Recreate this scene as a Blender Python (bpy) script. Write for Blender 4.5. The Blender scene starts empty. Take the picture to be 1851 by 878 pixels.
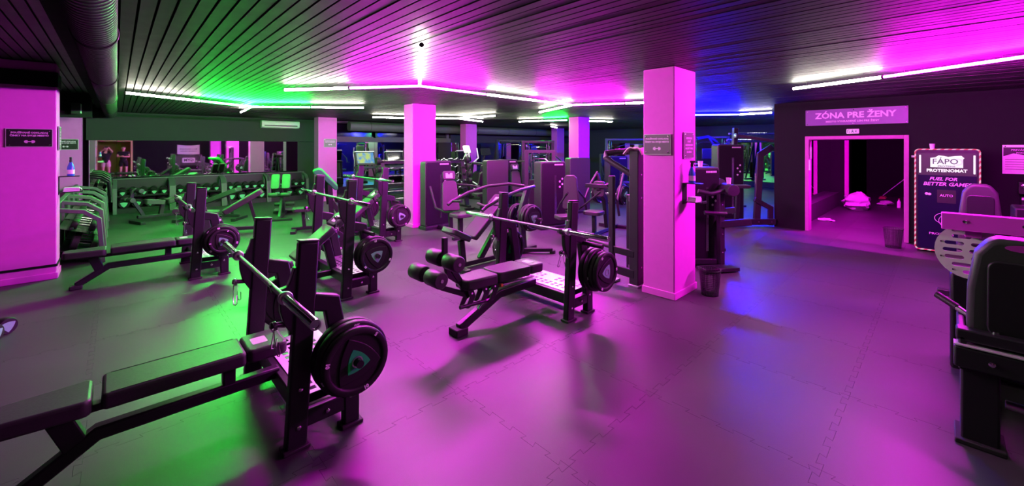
import bpy, bmesh, math, random
from mathutils import Vector, Matrix
R = math.radians
SC = bpy.context.scene
COL = SC.collection
random.seed(7)

# ------------------------------------------------------------------ camera
FX, FY = 0.6916435, 0.7222390
cam_d = bpy.data.cameras.new('camera')
cam = bpy.data.objects.new('camera', cam_d)
COL.objects.link(cam)
cam.location = (0, 0, 1.82)
cam.rotation_euler = (R(90), 0, math.atan2(FY, FX) - R(90))
cam_d.sensor_width = 36.0
cam_d.lens = 36.0 * 746 / 1851
cam_d.shift_y = -175 / 1851
cam_d.clip_start = 0.02
cam_d.clip_end = 200
SC.camera = cam

# ------------------------------------------------------------------ world and exposure
wd = bpy.data.worlds.new('world')
SC.world = wd
wd.use_nodes = True
wd.node_tree.nodes['Background'].inputs[0].default_value = (0.5, 0.45, 0.6, 1)
wd.node_tree.nodes['Background'].inputs[1].default_value = 0.02
SC.view_settings.view_transform = 'Standard'
SC.view_settings.look = 'None'
SC.view_settings.gamma = 1
SC.view_settings.use_curve_mapping = False
SC.view_settings.exposure = 0.0
try:
    SC.cycles.use_denoising = True
    SC.cycles.sample_clamp_indirect = 20.0
    SC.cycles.max_bounces = 7
    SC.cycles.diffuse_bounces = 3
    SC.cycles.glossy_bounces = 4
    SC.cycles.caustics_reflective = False
    SC.cycles.caustics_refractive = False
except Exception:
    pass
LED = {'white': ((1.0, 0.97, 0.80), 110.0), 'magenta': ((1.0, 0.004, 0.95), 1450.0),
       'green': ((0.012, 1.0, 0.06), 1450.0), 'blue': ((0.0012, 0.0012, 1.0), 6000.0)}

# ------------------------------------------------------------------ materials
def pmat(name, col, rough=0.5, metal=0.0, var=0.12, scale=30.0, spec=0.5, bump=0.0, emis=None, estr=0.0, rvar=0.1, coat=0.0):
    m = bpy.data.materials.new(name)
    m.use_nodes = True
    nt = m.node_tree
    b = nt.nodes['Principled BSDF']
    tc = nt.nodes.new('ShaderNodeTexCoord')
    nz = nt.nodes.new('ShaderNodeTexNoise')
    nz.inputs['Scale'].default_value = scale
    nz.inputs['Detail'].default_value = 4
    nt.links.new(tc.outputs['Object'], nz.inputs['Vector'])
    mx = nt.nodes.new('ShaderNodeMix')
    mx.data_type = 'RGBA'
    mx.inputs['A'].default_value = tuple(c * (1 - var) for c in col) + (1,)
    mx.inputs['B'].default_value = tuple(min(1, c * (1 + var)) for c in col) + (1,)
    nt.links.new(nz.outputs['Fac'], mx.inputs['Factor'])
    nt.links.new(mx.outputs['Result'], b.inputs['Base Color'])
    mr = nt.nodes.new('ShaderNodeMapRange')
    mr.inputs['To Min'].default_value = max(0.02, rough - rvar)
    mr.inputs['To Max'].default_value = min(1, rough + rvar)
    nt.links.new(nz.outputs['Fac'], mr.inputs['Value'])
    nt.links.new(mr.outputs['Result'], b.inputs['Roughness'])
    b.inputs['Metallic'].default_value = metal
    b.inputs['Specular IOR Level'].default_value = spec
    if coat:
        b.inputs['Coat Weight'].default_value = coat
    if bump:
        bp = nt.nodes.new('ShaderNodeBump')
        bp.inputs['Strength'].default_value = bump
        bp.inputs['Distance'].default_value = 0.004
        nt.links.new(nz.outputs['Fac'], bp.inputs['Height'])
        nt.links.new(bp.outputs['Normal'], b.inputs['Normal'])
    if emis:
        b.inputs['Emission Color'].default_value = tuple(emis) + (1,)
        b.inputs['Emission Strength'].default_value = estr
    return m

M = {}
M['frame'] = pmat('powder_coat_black', (0.016, 0.015, 0.018), 0.40, 0.0, 0.15, 60, 0.38)
M['frame2'] = pmat('powder_coat_charcoal', (0.024, 0.022, 0.026), 0.45, 0.0, 0.15, 40, 0.35)
M['vinyl'] = pmat('black_vinyl', (0.043, 0.042, 0.043), 0.46, 0.0, 0.15, 90, 0.32, 0.15)
M['logo'] = pmat('pale_print', (0.62, 0.58, 0.62), 0.6, 0.0, 0.1, 50)
M['chrome'] = pmat('chrome', (0.75, 0.75, 0.76), 0.16, 1.0, 0.05, 40, rvar=0.06)
M['steel'] = pmat('brushed_steel', (0.60, 0.60, 0.62), 0.36, 1.0, 0.08, 60)
M['shaft'] = pmat('dark_knurled_steel', (0.20, 0.20, 0.21), 0.36, 1.0, 0.12, 300, bump=0.3)
M['rubber'] = pmat('black_rubber', (0.016, 0.015, 0.016), 0.50, 0.0, 0.2, 40, 0.3)
M['rubber2'] = pmat('black_foot_rubber', (0.018, 0.017, 0.018), 0.7, 0.0, 0.2, 40)
M['emblem'] = pmat('green_emblem', (0.004, 0.75, 0.11), 0.7, 0.0, 0.12, 40)
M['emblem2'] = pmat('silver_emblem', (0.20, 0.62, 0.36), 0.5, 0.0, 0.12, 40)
M['whitepaint'] = pmat('white_print', (0.85, 0.83, 0.85), 0.5, 0.0, 0.05, 40)
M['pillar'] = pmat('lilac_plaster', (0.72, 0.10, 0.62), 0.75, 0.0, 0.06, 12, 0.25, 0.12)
M['darkwall'] = pmat('dark_wall_paint', (0.008, 0.007, 0.009), 0.75, 0.0, 0.12, 9, 0.15, 0.08)
M['greywall'] = pmat('slate_wall_paint', (0.042, 0.040, 0.044), 0.8, 0.0, 0.12, 6, 0.25)
M['slat'] = pmat('black_ceiling_slat', (0.023, 0.0225, 0.0235), 0.55, 0.0, 0.22, 5, 0.35)
M['void'] = pmat('black_void', (0.005, 0.005, 0.005), 0.9, 0.0, 0.2, 5, 0.1)
M['duct'] = pmat('dark_duct_metal', (0.040, 0.042, 0.040), 0.5, 0.3, 0.2, 20)
M['plastic'] = pmat('black_plastic', (0.016, 0.015, 0.017), 0.38, 0.0, 0.15, 30, 0.35)
M['shroud'] = pmat('dark_purple_shroud', (0.012, 0.010, 0.013), 0.42, 0.0, 0.12, 20, 0.18)
M['shroud2'] = pmat('charcoal_shroud_side', (0.030, 0.030, 0.031), 0.45, 0.0, 0.12, 20, 0.5)
M['slot'] = pmat('slot_dark', (0.010, 0.010, 0.011), 0.6, 0.0, 0.2, 30)
M['acwhite'] = pmat('air_conditioner_white', (0.75, 0.78, 0.76), 0.4, 0.0, 0.04, 20)
M['cup'] = pmat('white_plastic_cup', (0.80, 0.78, 0.80), 0.45, 0.0, 0.04, 60)
M['bluebottle'] = pmat('blue_spray_bottle', (0.05, 0.16, 0.62), 0.25, 0.0, 0.15, 30)
M['paper'] = pmat('white_paper', (0.75, 0.74, 0.76), 0.8, 0.0, 0.06, 30, bump=0.2)
M['signboard'] = pmat('grey_sign_board', (0.16, 0.13, 0.15), 0.35, 0.0, 0.06, 30)
M['signedge'] = pmat('clear_sign_edge', (0.55, 0.50, 0.55), 0.3, 0.0, 0.05, 30)
M['purplesign'] = pmat('purple_sign', (0.20, 0.05, 0.30), 0.4, 0.0, 0.12, 4)
M['pinktext'] = pmat('pink_lettering', (0.72, 0.40, 0.72), 0.45, 0.0, 0.04, 30)
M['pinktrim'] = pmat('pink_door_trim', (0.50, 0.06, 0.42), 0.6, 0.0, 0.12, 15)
M['exitgreen'] = pmat('exit_green', (0.02, 0.20, 0.10), 0.4)
M['orange'] = pmat('orange_plastic', (0.85, 0.35, 0.05), 0.45)
M['towel'] = pmat('cream_towel', (0.62, 0.52, 0.46), 0.9, 0.0, 0.15, 60, 0.2, 0.5)
M['foil'] = pmat('white_plastic_sack', (0.72, 0.62, 0.72), 0.35, 0.0, 0.2, 30, 0.5, 0.5)
M['mopred'] = pmat('red_mop_cloth', (0.45, 0.08, 0.10), 0.9, 0.0, 0.2, 40)
M['skin'] = pmat('skin', (0.55, 0.33, 0.24), 0.55, 0.0, 0.1, 30)
M['shirt'] = pmat('black_shirt', (0.015, 0.015, 0.018), 0.9, 0.0, 0.2, 60, 0.2)
M['shorts'] = pmat('pale_pink_shorts', (0.60, 0.40, 0.44), 0.85, 0.0, 0.1, 40)
M['hair'] = pmat('dark_hair', (0.03, 0.018, 0.012), 0.6, 0.0, 0.3, 80)
M['gold'] = pmat('pale_gold_frame', (0.70, 0.52, 0.22), 0.45, 0.0, 0.1, 30)
M['warmwall'] = pmat('warm_ochre_wall', (0.30, 0.20, 0.09), 0.8, 0.0, 0.2, 6)
M['navy'] = pmat('navy_vending_front', (0.005, 0.006, 0.026), 0.45, 0.0, 0.25, 5, 0.15)
M['glassdark'] = pmat('dark_window_glass', (0.012, 0.010, 0.024), 0.06, 0.0, 0.3, 3, 0.8)
M['greyframe'] = pmat('grey_window_frame', (0.10, 0.105, 0.105), 0.5)
M['guard'] = pmat('magenta_lit_guard', (0.55, 0.03, 0.50), 0.5, 0.0, 0.06, 20)  # guard colour has the magenta tube light painted in
M['greyplate'] = pmat('grey_steel_plate', (0.62, 0.59, 0.57), 0.45, 0.0, 0.08, 25)
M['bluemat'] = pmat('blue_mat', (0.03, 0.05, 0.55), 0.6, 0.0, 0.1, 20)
M['green_lit_pad'] = pmat('green_lit_vinyl', (0.008, 0.42, 0.06), 0.55)  # vinyl with the green tube light painted into its colour

def emat(name, col, s, surf=None):
    m = bpy.data.materials.new(name)
    m.use_nodes = True
    nt = m.node_tree
    b = nt.nodes['Principled BSDF']
    b.inputs['Base Color'].default_value = (surf or (0.8, 0.8, 0.8)) + (1,)
    b.inputs['Emission Color'].default_value = tuple(col) + (1,)
    b.inputs['Emission Strength'].default_value = s
    return m
for k, (c, s) in LED.items():
    M['led_' + k] = emat('led_' + k, c, s)
M['screenlogo'] = emat('lit_logo_white', (0.95, 1.0, 0.95), 0.95, (0.1, 0.1, 0.1))
M['screenlilac'] = emat('lit_logo_lilac', (0.45, 0.35, 0.95), 0.9)
M['screenblack'] = emat('lit_screen_black', (0.01, 0.015, 0.01), 1.0, (0.01, 0.01, 0.01))
M['screengrey'] = emat('lit_logo_grey', (0.05, 0.05, 0.09), 1.0, (0.02, 0.02, 0.02))
M['warm_lamp'] = emat('warm_lamp', (1.0, 0.62, 0.28), 14.0)
M['spot_lamp'] = emat('cool_spot_lamp', (0.9, 1.0, 0.9), 8.0)

def screen_mat():
    m = emat('treadmill_screen', (0.2, 0.5, 0.9), 0.75, (0.02, 0.02, 0.02))
    nt = m.node_tree
    b = nt.nodes['Principled BSDF']
    tc = nt.nodes.new('ShaderNodeTexCoord')
    nz = nt.nodes.new('ShaderNodeTexNoise')
    nz.inputs['Scale'].default_value = 6
    cr = nt.nodes.new('ShaderNodeValToRGB')
    cr.color_ramp.elements[0].position = 0.40
    cr.color_ramp.elements[0].color = (0.04, 0.30, 0.75, 1)
    cr.color_ramp.elements[1].position = 0.60
    cr.color_ramp.elements[1].color = (0.55, 0.75, 0.12, 1)
    nt.links.new(tc.outputs['Object'], nz.inputs['Vector'])
    nt.links.new(nz.outputs['Fac'], cr.inputs['Fac'])
    nt.links.new(cr.outputs['Color'], b.inputs['Emission Color'])
    return m
M['screen'] = screen_mat()

def rope_mat():
    m = emat('rope_light', (1, 0.1, 0.1), 0.6, (0.15, 0.05, 0.06))
    nt = m.node_tree
    b = nt.nodes['Principled BSDF']
    tc = nt.nodes.new('ShaderNodeTexCoord')
    wv = nt.nodes.new('ShaderNodeTexWave')
    wv.bands_direction = 'DIAGONAL'
    wv.inputs['Scale'].default_value = 7
    cr = nt.nodes.new('ShaderNodeValToRGB')
    cr.color_ramp.interpolation = 'CONSTANT'
    cr.color_ramp.elements[0].color = (0.75, 0.02, 0.08, 1)
    cr.color_ramp.elements[1].position = 0.5
    cr.color_ramp.elements[1].color = (1.0, 0.75, 0.85, 1)
    nt.links.new(tc.outputs['Object'], wv.inputs['Vector'])
    nt.links.new(wv.outputs['Fac'], cr.inputs['Fac'])
    nt.links.new(cr.outputs['Color'], b.inputs['Emission Color'])
    return m
M['rope'] = rope_mat()

def floor_mat():
    m = bpy.data.materials.new('rubber_floor')
    m.use_nodes = True
    nt = m.node_tree
    b = nt.nodes['Principled BSDF']
    tc = nt.nodes.new('ShaderNodeTexCoord')
    geo = nt.nodes.new('ShaderNodeNewGeometry')
    oi = nt.nodes.new('ShaderNodeObjectInfo')
    n1 = nt.nodes.new('ShaderNodeTexNoise')
    n1.inputs['Scale'].default_value = 1.3
    n1.inputs['Detail'].default_value = 6
    n2 = nt.nodes.new('ShaderNodeTexNoise')
    n2.inputs['Scale'].default_value = 220
    nt.links.new(geo.outputs['Position'], n1.inputs['Vector'])
    nt.links.new(geo.outputs['Position'], n2.inputs['Vector'])
    cr = nt.nodes.new('ShaderNodeValToRGB')
    cr.color_ramp.elements[0].position = 0.3
    cr.color_ramp.elements[0].color = (0.042, 0.042, 0.043, 1)
    cr.color_ramp.elements[1].position = 0.7
    cr.color_ramp.elements[1].color = (0.057, 0.056, 0.057, 1)
    nt.links.new(n1.outputs['Fac'], cr.inputs['Fac'])
    mx = nt.nodes.new('ShaderNodeMix')
    mx.data_type = 'RGBA'
    mx.blend_type = 'MULTIPLY'
    mx.inputs['Factor'].default_value = 1.0
    mr = nt.nodes.new('ShaderNodeMapRange')
    mr.inputs['To Min'].default_value = 0.90
    mr.inputs['To Max'].default_value = 1.06
    nt.links.new(oi.outputs['Random'], mr.inputs['Value'])
    nt.links.new(cr.outputs['Color'], mx.inputs['A'])
    nt.links.new(mr.outputs['Result'], mx.inputs['B'])
    nt.links.new(mx.outputs['Result'], b.inputs['Base Color'])
    r2 = nt.nodes.new('ShaderNodeMapRange')
    r2.inputs['To Min'].default_value = 0.40
    r2.inputs['To Max'].default_value = 0.53
    nt.links.new(n1.outputs['Fac'], r2.inputs['Value'])
    nt.links.new(r2.outputs['Result'], b.inputs['Roughness'])
    b.inputs['Specular IOR Level'].default_value = 0.5
    bp = nt.nodes.new('ShaderNodeBump')
    bp.inputs['Strength'].default_value = 0.25
    bp.inputs['Distance'].default_value = 0.002
    nt.links.new(n2.outputs['Fac'], bp.inputs['Height'])
    nt.links.new(bp.outputs['Normal'], b.inputs['Normal'])
    return m
M['floor'] = floor_mat()

def mirror_mat():
    m = pmat('mirror_glass', (0.80, 0.83, 0.82), 0.015, 1.0, 0.01, 2, rvar=0.005)
    return m
M['mirror'] = mirror_mat()

# ------------------------------------------------------------------ mesh helpers
V = Vector
class G:
    def __init__(s):
        s.v = []; s.f = []
    def add(s, vs, fs):
        o = len(s.v)
        s.v += [tuple(p) for p in vs]
        s.f += [tuple(i + o for i in f) for f in fs]
        return s
    def box(s, x0, x1, y0, y1, z0, z1):
        return s.add([(x0,y0,z0),(x1,y0,z0),(x1,y1,z0),(x0,y1,z0),(x0,y0,z1),(x1,y0,z1),(x1,y1,z1),(x0,y1,z1)],
                     [(3,2,1,0),(4,5,6,7),(0,1,5,4),(1,2,6,5),(2,3,7,6),(3,0,4,7)])
    def sweep(s, pts, prof, up=(0,0,1), closed=False):
        """sweep a closed 2D profile (side, normal) along a polyline with mitred joints"""
        P = [V(p) for p in pts]; n = len(P); m = len(prof)
        T = [(P[(i+1) % n] - P[i]).normalized() for i in range(n if closed else n - 1)]
        U = V(up).normalized()
        rings = []
        for i in range(n):
            if closed:
                a, b = T[i-1], T[i]
            else:
                a = T[max(0, i-1)]; b = T[min(n-2, i)]
            t = (a + b)
            t = t.normalized() if t.length > 1e-6 else b
            u = U - t * U.dot(t)
            if u.length < 1e-3:
                u = V((1,0,0)) - t * t.x
                if u.length < 1e-3: u = V((0,1,0))
            u.normalize()
            side = t.cross(u)
            k = 1.0 / max(0.45, math.sqrt(max(0.01, (1 + a.dot(b)) / 2)))
            bend = (b - a)
            bd = bend - t * bend.dot(t)
            if bd.length > 1e-6: bd.normalize()
            else: bd = None
            ring = []
            for (q, w) in prof:
                o = side * q + u * w
                if bd is not None:
                    o = o + bd * (o.dot(bd) * (k - 1))
                ring.append(P[i] + o)
            rings.append(ring)
        vs = [p for r in rings for p in r]
        fs = []
        for i in range(n if closed else n - 1):
            j = (i + 1) % n
            for k in range(m):
                l = (k + 1) % m
                fs.append((i*m+k, i*m+l, j*m+l, j*m+k))
        if not closed:
            fs.append(tuple(range(m))[::-1])
            fs.append(tuple((n-1)*m + k for k in range(m)))
        return s.add(vs, fs)
    def beam(s, pts, w, h, up=(0,0,1)):
        return s.sweep(pts, [(-w/2,-h/2),(-w/2,h/2),(w/2,h/2),(w/2,-h/2)], up)
    def tube(s, pts, r, n=10, up=(0,0,1), closed=False):
        return s.sweep(pts, [(r*math.cos(-2*math.pi*k/n), r*math.sin(-2*math.pi*k/n)) for k in range(n)], up, closed)
    def lathe(s, prof, org, axis, n=24):
        """prof: list of (radius, distance along axis)"""
        A = V(axis).normalized()
        B = A.orthogonal().normalized(); C = A.cross(B)
        o = V(org); vs = []; m = len(prof)
        for k in range(n):
            a = 2*math.pi*k/n
            d = B*math.cos(a) + C*math.sin(a)
            for (r, h) in prof:
                vs.append(o + d*r + A*h)
        fs = []
        for k in range(n):
            l = (k+1) % n
            for i in range(m-1):
                fs.append((k*m+i, l*m+i, l*m+i+1, k*m+i+1))
        if prof[0][0] > 1e-5: fs.append(tuple(k*m for k in range(n))[::-1])
        if prof[-1][0] > 1e-5: fs.append(tuple(k*m+m-1 for k in range(n)))
        return s.add(vs, fs)
    def cyl(s, p0, p1, r, r1=None, n=16):
        d = V(p1) - V(p0)
        return s.lathe([(r, 0), (r if r1 is None else r1, d.length)], p0, d, n)
    def prism(s, poly, fr, d0, d1):
        """poly in (right, up) of frame matrix fr; extruded along its normal from d0 to d1"""
        n = len(poly)
        vs = [fr @ V((a, b, d0)) for a, b in poly] + [fr @ V((a, b, d1)) for a, b in poly]
        fs = [tuple(range(n))[::-1], tuple(range(n, 2*n))]
        fs += [(i, (i+1) % n, n+(i+1) % n, n+i) for i in range(n)]
        return s.add(vs, fs)
    def moved(s, d):
        s.v = [(p[0]+d[0], p[1]+d[1], p[2]+d[2]) for p in s.v]
        return s

def frame(org, right, up):
    r = V(right).normalized(); u = V(up).normalized(); n = r.cross(u)
    m = Matrix.Identity(4)
    for i in range(3):
        m[i][0] = r[i]; m[i][1] = u[i]; m[i][2] = n[i]; m[i][3] = org[i]
    return m
XY = frame((0,0,0), (1,0,0), (0,1,0))          # normal +z
XZ = frame((0,0,0), (1,0,0), (0,0,1))          # normal -y
YZ = frame((0,0,0), (0,1,0), (0,0,1))          # normal +x

def rrect(x0, x1, y0, y1, r, n=5):
    out = []
    for cx, cy, a0 in ((x1-r, y1-r, 0), (x0+r, y1-r, 90), (x0+r, y0+r, 180), (x1-r, y0+r, 270)):
        for k in range(n+1):
            a = R(a0 + 90*k/n)
            out.append((cx + r*math.cos(a), cy + r*math.sin(a)))
    return out
def circ(r, n=20, cx=0, cy=0):
    return [(cx + r*math.cos(2*math.pi*k/n), cy + r*math.sin(2*math.pi*k/n)) for k in range(n)]
def reuleaux(r, n=6, rot=0):
    """rounded triangle, one corner at rot degrees"""
    out = []
    for c in range(3):
        a = V((math.cos(R(rot+120*c)), math.sin(R(rot+120*c)))) * r
        b = V((math.cos(R(rot+120*c+120)), math.sin(R(rot+120*c+120)))) * r
        mid = (a + b) / 2
        for k in range(n):
            t = k / n
            p = a.lerp(b, t) + mid.normalized() * (0.16 * r * 4 * t * (1-t))
            out.append((p.x, p.y))
    return out

def obj(name, g, mat, parent=None, bevel=0.0, seg=2, angle=40, world=False, smooth=True):
    if world and parent is not None:
        g.moved(tuple(-c for c in parent.location))
    me = bpy.data.meshes.new(name)
    me.from_pydata(g.v, [], g.f)
    bm = bmesh.new(); bm.from_mesh(me)
    bmesh.ops.recalc_face_normals(bm, faces=bm.faces)
    bm.to_mesh(me); bm.free()
    if smooth:
        me.polygons.foreach_set('use_smooth', [True] * len(me.polygons))
        me.set_sharp_from_angle(angle=R(angle))
    me.materials.append(mat)
    o = bpy.data.objects.new(name, me)
    COL.objects.link(o)
    if parent is not None: o.parent = parent
    if bevel:
        b = o.modifiers.new('bevel', 'BEVEL')
        b.width = bevel; b.segments = seg; b.limit_method = 'ANGLE'; b.angle_limit = R(35)
    return o
def tag(o, label, cat, group=None, kind=None):
    if label: o['label'] = label
    if cat: o['category'] = cat
    if group: o['group'] = group
    if kind: o['kind'] = kind
    return o
def thing(name, label, cat, loc=(0,0,0), rz=0.0, group=None):
    o = bpy.data.objects.new(name, None)
    COL.objects.link(o)
    o.empty_display_size = 0.1
    o.location = loc
    o.rotation_euler = (0, 0, rz)
    return tag(o, label, cat, group)
def struct(name, g, mat, parent=None, **k):
    o = obj(name, g, mat, parent, **k)
    if parent is None: o['kind'] = 'structure'
    return o
KIDS = {}
def kids(o):
    return [c for c in o.children]
def dup(root, loc, rz=None, label=None, group=None, rot=None):
    r = root.copy(); COL.objects.link(r); r.location = loc
    if rot is not None: r.rotation_euler = rot
    elif rz is not None: r.rotation_euler = (0, 0, rz)
    if label: r['label'] = label
    if group: r['group'] = group
    for ch in list(root.children):
        c = ch.copy(); COL.objects.link(c); c.parent = r
        for g in ch.children:
            d = g.copy(); COL.objects.link(d); d.parent = c
    return r
TXT = {}
def text(name, body, size, mat, parent, fr, extrude=0.001, bold=0.0, align='CENTER', space=1.0, sx=1.0, shear=0.0):
    key = (body, size, mat.name, bold, shear)
    me = TXT.get(key)
    if me is None:
        cu = bpy.data.curves.new(name, 'FONT')
        cu.body = body; cu.size = size; cu.align_x = align; cu.align_y = 'CENTER'
        cu.extrude = extrude; cu.offset = bold; cu.space_character = space; cu.resolution_u = 2
        cu.shear = shear
        tmp = bpy.data.objects.new(name, cu)
        me = bpy.data.meshes.new_from_object(tmp)
        bpy.data.objects.remove(tmp); bpy.data.curves.remove(cu)
        me.materials.clear(); me.materials.append(mat)
        TXT[key] = me
    o = bpy.data.objects.new(name, me)
    COL.objects.link(o)
    o.parent = parent
    o.matrix_local = fr @ Matrix.Diagonal((sx, 1, 1, 1))
    return o
# ------------------------------------------------------------------ floor of interlocking rubber tiles
CZ = 2.77                       # ceiling height
X0, X1, Y0, Y1 = -3.0, 20.5, -4.6, 16.1
def tile_geo():
    def edge():                  # dovetail tabs along 0..1
        e = []
        for k in range(5):
            s = 0.2 * k
            e += [(s, 0), (s + 0.062, 0), (s + 0.047, 0.035), (s + 0.153, 0.035), (s + 0.138, 0)]
        return e
    e = edge()
    lo = e
    ri = [(1 - h, a) for a, h in e]
    hi = [(a, 1 + h) for a, h in e][::-1] + []
    le = [(0 - h, a) for a, h in e][::-1]
    poly = lo + [(1.0, 0.0)] + ri[1:] + [(1.0, 1.0)] + hi[:-1] + [(0.0, 1.0)] + le[:-1]
    n = len(poly)
    ins = []
    for i in range(n):
        p = V(poly[i]); a = (p - V(poly[i-1])); b = (V(poly[(i+1) % n]) - p)
        na = V((-a.y, a.x)); nb = V((-b.y, b.x))
        if na.length > 1e-6: na.normalize()
        if nb.length > 1e-6: nb.normalize()
        m = (na + nb)
        m = m / max(0.35, m.dot(m) / 2) if m.length > 1e-6 else na
        ins.append((p + m * 0.0009))
    g = G()
    g.add([(p[0], p[1], -0.006) for p in poly] + [(p[0], p[1], 0) for p in ins],
          [(i, (i+1) % n, n + (i+1) % n, n + i) for i in range(n)] + [tuple(range(n, 2*n))])
    return g
floor = struct('floor', G().box(X0, X1, Y0, Y1, -0.2, -0.007), M['floor'])
tg = tile_geo()
tile0 = obj('tile', tg, M['floor'], floor, smooth=False)
OX, OY = 1.857 - 6, 0.471 - 6
cells = []
for i in range(26):
    for j in range(24):
        cx, cy = OX + i, OY + j
        if cx + 0.5 < X0 or cx + 0.5 > X1 or cy + 0.5 < Y0 or cy + 0.5 > Y1: continue
        mx, my = cx + 0.5, cy + 0.5
        d = mx*FX + my*FY; l = mx*FY - my*FX
        vis = d > 0.7 and abs(l) < d*1.28 + 0.8
        cells.append(((0 if vis else 1000) + math.hypot(mx, my), cx, cy))
cells.sort()
for k, (_, cx, cy) in enumerate(cells[:290]):
    t = tile0 if k == 0 else tile0.copy()
    if k: COL.objects.link(t); t.parent = floor
    t.location = (cx, cy, 0)
gf = G()
for _, cx, cy in cells[290:]:
    gf.add([(cx, cy, -0.001), (cx+1, cy, -0.001), (cx+1, cy+1, -0.001), (cx, cy+1, -0.001)], [(0,1,2,3)])
tf = obj('far_tiles', gf, M['floor'], floor); tf['kind'] = 'stuff'

# ------------------------------------------------------------------ ceiling of long slats
DX = -0.125                      # duct axis
ceil = struct('ceiling', G().box(X0-.2, X1+.2, Y0-.2, Y1+.2, CZ + 0.24, CZ + 0.4), M['void'])
obj('void_board', G().box(-0.02, X1, Y0, Y1, CZ + 0.05, CZ + 0.07), M['void'], ceil)
sp = 0.0942
slat = None
k = 0
x = 0.02
while x + 0.07 < X1:
    if slat is None:
        slat = obj('slat', G().box(0, 0.079, Y0, Y1, 0, 0.02), M['slat'], ceil, smooth=False)
        o = slat
    else:
        o = slat.copy(); COL.objects.link(o); o.parent = ceil
    o.location = (x, 0, CZ + random.uniform(0, 0.0025))
    x += sp
x = -0.42
while x > X0:
    o = slat.copy(); COL.objects.link(o); o.parent = ceil
    o.location = (x, 0, CZ + 0.2)
    x -= sp
struct('trim_1', G().box(-0.40, 0.012, Y0, Y1, CZ + 0.09, CZ + 0.2), M['void'])   # step between the two ceiling levels

# ------------------------------------------------------------------ walls
struct('wall_back', G().box(X0, X1, Y1, Y1 + 0.2, 0, CZ + 0.3), M['greywall'])
struct('wall_left', G().box(X0 - 0.2, X0, Y0, Y1, 0, CZ + 0.3), M['darkwall'])
struct('wall_front', G().box(X0, -0.95, Y0 - 0.2, Y0, 0, CZ + 0.3).box(0.75, X1, Y0 - 0.2, Y0, 0, CZ + 0.3).box(-0.95, 0.75, Y0 - 0.2, Y0, 2.2, CZ + 0.3), M['darkwall'])
struct('wall_far_right', G().box(X1, X1 + 0.2, 2.0, Y1, 0, CZ + 0.3), M['greywall'])
struct('trim_2', G().box(-0.6, 5.6, Y1 - 0.14, Y1 - 0.001, 1.985, CZ - 0.001), M['greywall'])        # bulkhead above mirrors, left
struct('trim_3', G().box(11.3, X1, Y1 - 0.14, Y1 - 0.001, 1.985, CZ - 0.001), M['greywall'])
# bulkhead with transom windows between
struct('trim_4', G().box(5.6, 11.3, Y1 - 0.14, Y1 - 0.001, 1.985, 2.17).box(5.6, 11.3, Y1 - 0.14, Y1 - 0.001, 2.70, CZ - 0.001), M['greyframe'])
wx = [5.75, 7.55, 9.35, 11.15]
for i in range(3):
    a, b = wx[i], wx[i+1]
    fr_ = G().box(a-.06, a+.06, Y1-.12, Y1-.02, 2.17, 2.70).box(b-.06, b+.06, Y1-.12, Y1-.02, 2.17, 2.70)
    w = struct('window_%d' % (i+1), fr_, M['greyframe'])
    obj('pane', G().box(a+.06, b-.06, Y1-.07, Y1-.06, 2.17, 2.70), M['glassdark'], w)
    obj('sill', G().box(a-.06, b+.06, Y1-.17, Y1-.02, 2.15, 2.19), M['greyframe'], w)
MP = [(-2.6, 0.0, 'wall mirror at the far left end, reflecting the people'),
      (0.0, 2.4, 'tall wall mirror behind the leftmost dumbbell rack, at the corner pillar'),
      (2.4, 4.7, 'wall mirror behind the dumbbell racks, beneath the air conditioner'),
      (5.4, 7.6, 'wall mirror behind the treadmills, just right of the far left pillar'),
      (7.6, 10.7, 'wall mirror under the dark transom windows, behind the magenta pillar'),
      (11.4, 15.6, 'wall mirror right of the lilac pillar with the elliptical in front'),
      (15.6, 20.3, 'wall mirror in the far right corner behind the cable machines')]
for a, b, lab in MP:
    t = thing('wall_mirror', lab, 'mirror', ((a+b)/2, Y1 - 0.03, 0.25), 0, 'mirrors on the back wall')
    obj('glass', G().box(a+.004, b-.004, Y1 - 0.035, Y1 - 0.025, 0.25, 1.98), M['mirror'], t, world=True, smooth=False)
    obj('backing', G().box(a+.002, b-.002, Y1 - 0.024, Y1 - 0.004, 0.24, 1.984), M['void'], t, world=True, smooth=False)
# mirror panels on the far right wall
for a, b, lab in [(3.4, 7.2, 'mirror on the far blue wall behind the smith machine'), (8.8, 13.4, 'mirror on the far right wall behind the cable crossover')]:
    t = thing('wall_mirror', lab, 'mirror', (X1 - 0.03, (a+b)/2, 0.25), 0, 'mirrors on the far right wall')
    obj('glass', G().box(X1 - 0.035, X1 - 0.025, a, b, 0.25, 1.98), M['mirror'], t, world=True, smooth=False)
    obj('backing', G().box(X1 - 0.024, X1 - 0.004, a-.01, b+.01, 0.24, 1.984), M['void'], t, world=True, smooth=False)

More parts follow.
